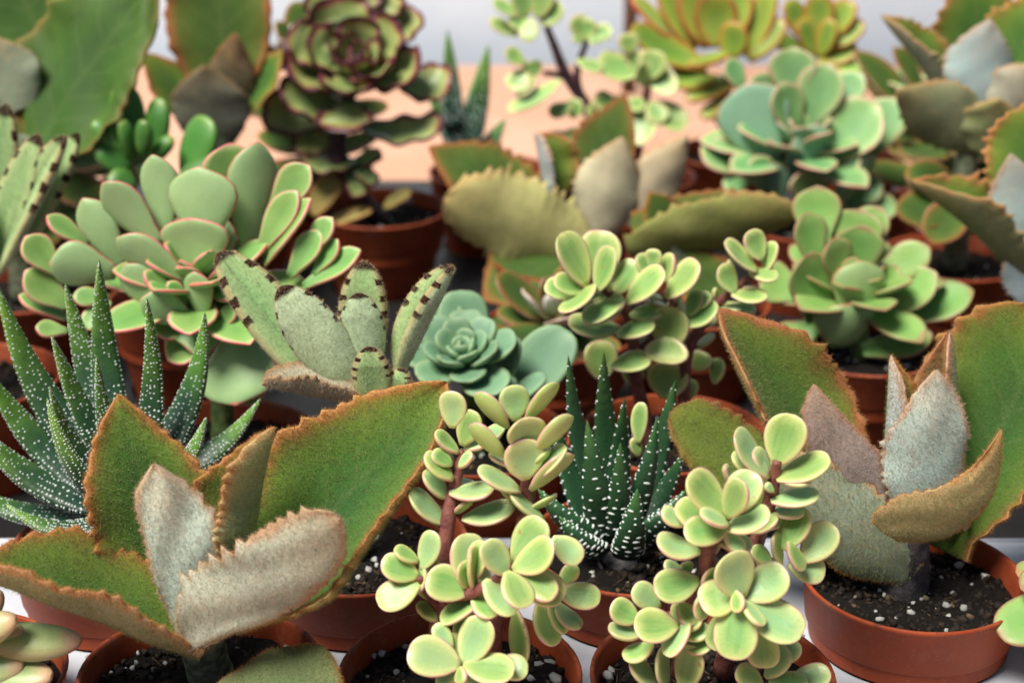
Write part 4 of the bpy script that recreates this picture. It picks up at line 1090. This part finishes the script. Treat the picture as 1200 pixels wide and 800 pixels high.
beh(V1, YV, (1155, 178), -.8, (1170, 115), .6, 90, (.0, .6, -1), col=(.24, .27, .12), cup=(.6, .6), **SP)

T_ = potted('potted_kalanchoe', 'rosette of smooth round blue-green paddle leaves with cream rims behind the apple-green echeveria', 945, 258, npeb=0)
YT = T_['_y']
stem(T_, YT, [(945, 275, 0), (940, 230, 0), (930, 180, .3)], [.004, .004, .003], 'stem_green')
FAN2 = dict(FAN); FAN2['T'] = .0022
cluster(T_, YT, 2.105, 820, 40, [
    (72, 65, 112, 145, 56, .1, 1.2), (150, 100, 170, 180, 80, .1, 1.3), (232, 42, 226, 165, 116, .1, 1.2), (395, 105, 300, 215, 90, .1, 1.0), (485, 170, 400, 320, 112, .1, .8), (316, 84, 255, 240, 116, .2, .8), (10, 285, 120, 345, 96, 0, .6), (205, 128, 235, 250, 96, .3, .6),
    (120, 136, 175, 320, 172, .2, .3, 'U'), (432, 184, 290, 315, 146, .25, .3), (60, 370, 120, 370, 60, .1, .3), (482, 430, 370, 420, 76, .1, .2), (440, 360, 360, 430, 70, .1, .1), (305, 238, 210, 345, 96, .35, 0, 'U'), (388, 298, 285, 370, 86, .3, -.1), (425, 308, 330, 430, 70, .3, -.3, 'U'),
    (140, 306, 160, 390, 76, .4, -.3), (180, 326, 195, 415, 72, .5, -.4, 'U'), (262, 336, 272, 425, 116, .5, -.5), (340, 470, 290, 420, 90, .3, -.3)], [MAT['fan_blue']], asp=.52, step=-.02, **FAN2)

rosette(T_, on_y(935, 185, YT + .008), cvec(.0, .8, .6), 24, .040, .016, 4, 72, .54, [MAT['fan_blue']], seed=23, **nol(FAN2))
O = potted('potted_echeveria', 'frilled rosette with dark purple leaf edges on a tall stem in a terracotta pot', 447, 243, npeb=10, spots=[(479, 237, .0022), (445, 266, .0012)])
YO = O['_y']
PUR = dict(prof=(.62, .34), wb=.35, T=.0022, cup=(.5, .5), wave=(2.6, .12), nu=26, M=18, flat=.6, taper=.08, lump=.008)
stem(O, YO, [(446, 262, 0), (405, 205, -.5), (395, 165, -.3), (412, 100, .2), (418, 70, .2)], [.004, .0045, .004, .003, .002], 'stem_purple', rough=.15)
PUR2 = dict(PUR); PUR2['cup'] = (.8, .8)
rosette(O, on_y(421, 82, YO + .004), cvec(.0, .5, .9), 15, .034, .008, 22, 72, 1.0, [MAT['purple']], seed=3, spin=.6, bend=.12, **PUR2)
cluster(O, YO, 2.5, 290, 0, [
    (180, -20, 290, 60, 130, 0, 1.5), (330, -50, 330, 60, 170, 0, 1.6), (440, -20, 390, 60, 120, 0, 1.5), (500, 30, 400, 140, 130, 0, 1.2), (600, 245, 430, 230, 150, .1, .6), (40, 330, 240, 350, 170, .1, .6), (40, 160, 110, 200, 90, 0, 1.0),
    (570, 375, 330, 370, 130, .2, -.2), (90, 260, 290, 330, 140, .4, -.4), (130, 420, 260, 420, 110, .1, .2), (160, 490, 330, 470, 80, .2, -.4), (120, 90, 250, 190, 150, .3, .2), (280, 390, 300, 300, 190, .6, -.8)], [MAT['purple']], asp=.7, k=.1, step=-.03, bend=.08, **PUR)
cluster(O, YO, 2.5, 290, 0, [(395, 450, 300, 500, 60, .2), (330, 580, 300, 500, 70, .2), (380, 540, 310, 490, 60, .2)], [MAT['purple']], asp=.6, d=-.8, **PUR)
cluster(O, YO, 2.5, 290, 0, [(270, 520, 190, 630, 90, .2), (365, 620, 220, 665, 56, .2), (480, 560, 400, 610, 50, 0)], [MAT['yellowed']], asp=.6, d=-1.2, prof=(.5, .4), wb=.3, T=.0015, cup=(.6, .6), wave=(2, .0015), nu=20, M=14)

Nn_ = potted('potted_jade_bush', 'glossy plain green finger-leaved stonecrop below the huge dark felt leaves', 217, 348, npeb=0)
YN = Nn_['_y']
stem(Nn_, YN, [(212, 365, 0), (190, 260, 0), (165, 195, 0)], [.003, .003, .002], 'stem_green')
cluster(Nn_, YN, 2.667, 0, 0, [
    (385, 262, 410, 480, 112, .2, .5), (500, 305, 480, 480, 90, .2, .3), (350, 370, 400, 500, 60, .3, .2), (650, 365, 580, 540, 136, .2, .2), (300, 450, 400, 540, 90, .2, .1), (290, 380, 390, 470, 60, .1, .3), (380, 375, 410, 490, 44, .5, 0), (450, 375, 448, 485, 62, .5, -.2), (340, 545, 420, 600, 90, .3, -.4),
    (540, 430, 480, 500, 60, .3, .2), (700, 500, 560, 560, 90, .1, .0)], [MAT['green']], asp=.4, prof=(.5, .42), wb=.4, T=.005, cup=(.2, .2), nu=14, M=12, flat=.9, taper=.3)

M1 = potted('potted_kalanchoe', 'tall felt kalanchoe with huge smooth green leaves above the plush spotted kalanchoe', 30, 335, npeb=0)
YM = M1['_y']
stem(M1, YM, [(30, 350, 0), (28, 250, 0), (36, 160, 0)], [.006, .006, .005], 'stem_felt')
GM = dict(fz=None, mat='beh_dark', nu=48, M=18)
beh(M1, YM, (60, 70), 2.0, (-30, -130), .0, 300, (.1, .5, 1), col=(.12, .22, .07), cup=(.2, .2), teeth=(8, .05), fz=None, mat='beh_lush', nu=48, M=18)
beh(M1, YM, (22, 130), .4, (-14, 40), .2, 90, (0, .4, -1), col=(.22, .26, .18), cup=(.5, .5), teeth=(8, .08), **GM)
beh(M1, YM, (40, 176), -.2, (182, -26), .1, 196, (-.15, .45, 1), col=(.20, .26, .08), cup=(.3, .35), outl=[(0, .3, .4), (.2, .8, .8), (.4, 1, .9), (.6, .95, .75), (.8, .6, .5), (1, .02, .02)], teeth=(9, .12), lump=.03, fz=None, mat='beh_lush', nu=48, M=18)
beh(M1, YM, (20, 180), -.4, (-110, 100), .1, 150, (.1, .6, 1), col=(.2, .26, .1), cup=(.3, .3), teeth=(9, .08), **GM)

M2 = potted('potted_kalanchoe', 'felt kalanchoe with upright dark leaf and drab grey-olive inner leaf beside the purple-edged rosette', 262, 258, npeb=0)
YM2 = M2['_y']
stem(M2, YM2, [(262, 275, 0), (262, 200, 0), (260, 140, 0)], [.005, .005, .004], 'stem_felt')
beh(M2, YM2, (262, 120), .8, (256, -70), .05, 130, (.0, .35, 1), col=(.2, .24, .08), cup=(.4, .5), prof=(.5, .4), teeth=(9, .07), **GM)
beh(M2, YM2, (262, 160), .2, (276, 38), .3, 66, (0, .4, -1), col=(.13, .11, .06), cup=(.6, .6), teeth=(9, .07), **GM)
beh(M2, YM2, (248, 176), -.4, (240, 76), .4, 104, (0, .45, -1), col=(.20, .21, .16), cup=(.6, .6), teeth=(9, .08), **GM)
beh(M2, YM2, (240, 150), .4, (165, 60), .1, 60, (.3, .5, 1), col=(.3, .28, .1), cup=(.5, .5), teeth=(9, .08), fz=None, nu=48, M=18)
beh(M2, YM2, (290, 130), .4, (330, 58), .1, 50, (-.3, .5, 1), col=(.3, .28, .1), cup=(.5, .5), teeth=(9, .08), fz=None, nu=48, M=18)

Q = potted('potted_jade_bush', 'leggy yellow-green jade bush with bare dark stems at the back', 742, 205, npeb=0)
YQ = Q['_y']
stem(Q, YQ, [(735, 215, 0), (700, 150, 0), (683, 118, 0), (662, 85, 0), (648, 50, 0), (636, 20, 0)], [.0035, .0032, .003, .0026, .002, .0014], 'stem_purple')
stem(Q, YQ, [(683, 120, 0), (676, 86, -.1), (688, 48, -.1)], [.002, .0018, .0012], 'stem_purple')
stem(Q, YQ, [(672, 96, 0), (655, 88, .2), (636, 86, .2)], [.0018, .0016, .0012], 'stem_purple')
stem(Q, YQ, [(742, 215, -.4), (750, 160, -.6), (756, 118, -.8), (762, 90, -.8)], [.0026, .0024, .0022, .0014], 'stem_red')
cluster(Q, YQ, 2.667, 600, 0, [
    (-60, 10, 30, 50, 60), (-70, 70, 20, 110, 60, .2), (20, -40, 40, 60, 76), (100, -50, 80, 60, 80), (150, 10, 90, 80, 70), (-10, 60, 60, 90, 60), (50, 130, 60, 60, 60), (200, 50, 225, 120, 70), (240, 60, 230, 125, 60), (310, 90, 240, 130, 60), (190, 110, 225, 130, 50), (270, 130, 240, 120, 40),
    (0, 280, 40, 220, 80), (60, 190, 70, 240, 60), (20, 300, 70, 240, 50), (-20, 160, 40, 200, 60), (0, 350, 150, 250, 70), (120, 360, 190, 330, 60), (200, 310, 190, 370, 60), (150, 460, 250, 400, 70), (280, 220, 200, 190, 50), (240, 330, 280, 370, 70), (100, 440, 220, 430, 60)],
    jade_m, d=.1, **JADE)
cluster(Q, YQ, 2.667, 600, 0, [
    (360, 105, 370, 170, 70, .1), (270, 190, 400, 230, 100, .1), (330, 300, 320, 400, 80, 0), (260, 300, 330, 350, 70, .1), (400, 160, 400, 250, 80, .1), (505, 230, 430, 270, 130, .1), (540, 400, 440, 320, 100, .2), (450, 160, 430, 250, 90, .2), (380, 455, 390, 340, 140, .3), (370, 340, 410, 310, 60, .5), (470, 380, 430, 320, 70, .4),
    (400, 200, 410, 270, 50, .5), (280, 420, 360, 400, 80, .2)], jade_m, d=-.8, **JADE)

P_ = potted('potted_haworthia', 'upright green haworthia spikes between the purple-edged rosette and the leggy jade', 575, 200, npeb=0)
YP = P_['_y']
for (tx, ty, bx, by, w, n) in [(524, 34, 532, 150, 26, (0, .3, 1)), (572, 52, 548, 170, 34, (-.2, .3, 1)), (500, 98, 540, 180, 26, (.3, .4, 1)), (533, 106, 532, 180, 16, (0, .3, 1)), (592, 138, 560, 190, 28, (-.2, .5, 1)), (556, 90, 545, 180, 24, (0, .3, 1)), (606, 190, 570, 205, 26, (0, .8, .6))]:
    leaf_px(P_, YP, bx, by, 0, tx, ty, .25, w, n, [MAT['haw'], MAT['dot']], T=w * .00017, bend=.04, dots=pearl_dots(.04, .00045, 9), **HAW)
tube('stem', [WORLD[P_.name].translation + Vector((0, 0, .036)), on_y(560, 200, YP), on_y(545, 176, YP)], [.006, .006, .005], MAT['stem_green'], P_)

U1 = potted('potted_stonecrop', 'sun-flushed yellow-green rosette with red-orange leaf edges at the back', 862, 178, npeb=0)
YU = U1['_y']
OR = dict(prof=(.6, .42), wb=.4, T=.003, cup=(.45, .45), nu=16, M=14, flat=.7, taper=.12, bend=.03)
stem(U1, YU, [(862, 190, 0), (850, 130, 0), (845, 90, 0)], [.005, .005, .004], 'stem_green')
cluster(U1, YU, 2.667, 600, 0, [
    (370, -10, 530, 140, 70, .1, .6), (470, -60, 580, 150, 120, .1, .6), (570, -70, 620, 150, 160, .1, .5), (700, -60, 670, 150, 140, .1, .4), (810, -30, 740, 180, 96, .2, .3), (850, 60, 740, 190, 90, .2, .2), (370, 90, 610, 210, 116, .2, .1), (640, -20, 640, 150, 150, .3, 0), (550, 205, 690, 165, 44, .3, -.3), (540, 310, 690, 270, 70, .1, -.2),
    (460, 240, 640, 250, 90, .1, .0), (590, 370, 680, 300, 60, .2, 0), (700, 70, 680, 190, 100, .5, -.2), (640, 330, 680, 420, 70, .2, -.5)], [MAT['orange']], asp=.45, **OR)
U2 = potted('potted_stonecrop', 'loose rosette with orange-rimmed narrow leaves between the sun-flushed rosette and the blue felt kalanchoe', 995, 163, npeb=0)
YU2 = U2['_y']
stem(U2, YU2, [(985, 175, 0), (970, 120, 0), (960, 90, 0)], [.005, .005, .004], 'stem_green')
cluster(U2, YU2, 2.667, 600, 0, [
    (860, 0, 920, 130, 90), (960, -20, 960, 120, 100), (1060, 0, 1000, 120, 100), (1100, 70, 980, 150, 80), (900, 60, 950, 180, 90, .3), (1080, 150, 960, 190, 80, .2), (1000, 60, 960, 180, 70, .4), (820, 110, 930, 190, 80, .2), (870, 200, 960, 200, 60, .2), (1000, 240, 960, 190, 80, .3), (1120, 220, 980, 210, 70)], [MAT['orange']], asp=.42, d=-.3, **OR)
fill = potted('potted_stonecrop', 'low dull green paddle-leaved stonecrop at the top right corner, behind the blue felt kalanchoe', 1145, 190, npeb=0)
rosette(fill, WORLD[fill.name].translation + Vector((0, .004, .075)), Vector((0, -.3, 1)), 26, .052, .016, 2, 75, .5, [MAT['fan_blue']], seed=8, **{k_: v_ for k_, v_ in FAN.items() if k_ not in ('ws', 'ls')})
tube('stem', [WORLD[fill.name].translation + Vector((0, 0, .037)), WORLD[fill.name].translation + Vector((0, .004, .08))], [.004, .004], MAT['stem_green'], fill)

def bushy(name, label, px, py, h, n, L0, W, mat, seed, tilt=(0, -.25, 1), **kw):
    t = potted(name, label, px, py)
    b = WORLD[t.name].translation
    tube('stem', [b + Vector((0, 0, .037)), b + Vector((.002, 0, .037 + h * .5)), b + Vector((0, -.001, .038 + h))], [.004, .0035, .002], MAT['stem_green'], t)
    for i, f in enumerate((.25, .6, 1.0)):
        rosette(t, b + Vector((0, 0, .036 + h * f)), Vector(tilt), n if i == 2 else 6, L0, L0 * .4 if i == 2 else L0 * .8, 2 if i < 2 else 20, 12 if i < 2 else 78, W, mat, seed=seed + i, spin=seed + i * .8, **kw)
    return t
BU = dict(prof=(.6, .5), wb=.3, T=.002, cup=(.4, .4), bend=.05, nu=14, M=12, flat=.6)
cluster(V1, YV, 1, 0, 0, [(1050, 250, 1118, 235, 56, .1, -.5), (1090, 285, 1124, 240, 56, .2, -.8), (1175, 262, 1128, 236, 56, .2, -.6), (1060, 205, 1118, 215, 50, .1, .2)], [MAT['beh_dark']], asp=.7, prof=(.6, .6), wb=.3, T=.002, cup=(.5, .5), nu=16, M=14)
cluster(F_pl, YF, 1, 0, 0, [(330, 400, 270, 360, 50, .1, .4), (352, 440, 280, 400, 56, .1, .2), (200, 420, 250, 390, 50, .2, -.2), (180, 380, 240, 370, 46, .2, -.1), (300, 470, 266, 420, 54, .3, -.4)], [MAT['fan']], asp=.6, **FAN)
cluster(fill, WORLD[fill.name].translation.y, 1, 0, 0, [(1006, 84, 1090, 150, 50, 0), (1022, 128, 1100, 170, 54, .1), (1046, 56, 1110, 140, 54, 0), (1078, 40, 1120, 130, 56, 0), (1040, 175, 1110, 175, 50, .1), (1000, 60, 1060, 130, 44, 0, .6)], [MAT['beh_dark']], asp=.5, prof=(.6, .7), wb=.3, T=.002, cup=(.5, .5), nu=16, M=14)
bushy('potted_stonecrop', 'low dark stonecrop in the shaded gap behind the small blue-green echeveria', 648, 388, .012, 10, .030, .6, [MAT['beh_dark']], 31, **BU)  # filler plant, dark leaf colour stands in for shade in the gap
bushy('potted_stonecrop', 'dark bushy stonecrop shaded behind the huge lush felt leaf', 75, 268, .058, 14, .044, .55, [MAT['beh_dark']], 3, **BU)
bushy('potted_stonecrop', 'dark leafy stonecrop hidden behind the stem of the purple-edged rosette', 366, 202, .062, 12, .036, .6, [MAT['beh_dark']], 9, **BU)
bushy('potted_stonecrop', 'dark shaded stonecrop in the gap between the cream-rimmed rosette and blue felt kalanchoe', 1114, 240, .06, 12, .042, .6, [MAT['beh_dark']], 14, **BU)  # filler plant, leaves coloured dark in place of the black shaded gap

# ------------------------------------------------------------------ tray sheet with a round hole for every pot
import bmesh
TZ = .025
def tray(label, x0, x1, y0, y1, mat, TZ=.025, r=.0264):
    bm = bmesh.new()
    def loop(pts):
        vs_ = [bm.verts.new((x, y, TZ)) for x, y in pts]
        for i in range(len(vs_)):
            bm.edges.new((vs_[i], vs_[(i + 1) % len(vs_)]))
    # outline with round bites where a pot stands across the edge is avoided by the choice of y0, y1
    loop([(x0, y0), (x1, y0), (x1, y1), (x0, y1)])
    for p, nm in POTS:
        if x0 + r < p.x < x1 - r and y0 + r < p.y < y1 - r:
            loop([(p.x + r * math.cos(a), p.y + r * math.sin(a)) for a in [2 * math.pi * j / 40 for j in range(40)]])
        elif x0 - r < p.x < x1 + r and y0 - r < p.y < y1 + r:
            print('TRAY EDGE', label[:12], nm, [round(q, 4) for q in p])
    bmesh.ops.triangle_fill(bm, use_beauty=True, use_dissolve=False, edges=bm.edges[:])
    for f in bm.faces:
        if f.normal.z < 0:
            f.normal_flip()
    ex = bmesh.ops.extrude_face_region(bm, geom=bm.faces[:])
    bmesh.ops.translate(bm, vec=(0, 0, -.0009), verts=[g for g in ex['geom'] if isinstance(g, bmesh.types.BMVert)])
    bmesh.ops.recalc_face_normals(bm, faces=bm.faces[:])
    t = thing('nursery_tray', label, 'tray', Vector(((x0 + x1) / 2, y0, 0)))
    me = bpy.data.meshes.new('tray_sheet'); bm.to_mesh(me); bm.free(); me.materials.append(mat)
    add('tray_sheet', me, t, loc=Vector((0, 0, 0)))
    for (a, b, c, d_) in ((x0 - .001, x1 + .001, y0 - .001, y0), (x0 - .001, x1 + .001, y1, y1 + .001), (x0 - .001, x0, y0, y1), (x1, x1 + .001, y0, y1)):
        add('tray_side', box_mesh('tray_side', a, b, c, d_, 0, TZ + .001, mat), t, loc=Vector((0, 0, 0)))
YSPLIT = .447
tray('white plastic carrying tray with round holes holding the front pots', -.36, .36, .285, YSPLIT, MAT['tray'])
tray('black plastic carrying tray in shade under the rear pots', -.36, .36, YSPLIT + .004, max(q.y for q, _ in POTS) + .045, MAT['gap_shade_tray'], .008, .0236)  # added dark sheet, puts the shade between rear pots into colour
# dark stake standing behind the back row
pk = on_y(738, 60, 1.12)
st = tube('wooden_stake', [Vector((pk.x, 1.12, 0)), Vector((pk.x, 1.12, .12)), Vector((pk.x, 1.12, .26))], [.005, .005, .005], MAT['wood'], None, seg=8, rough=.05)
st['label'] = 'dark thin wooden stake standing behind the leggy jade bush'; st['category'] = 'stake'
for ob in list(bpy.data.objects):
    finish(ob)
print('objects', len(bpy.data.objects), 'tris', sum(len(m.polygons) for m in bpy.data.meshes))
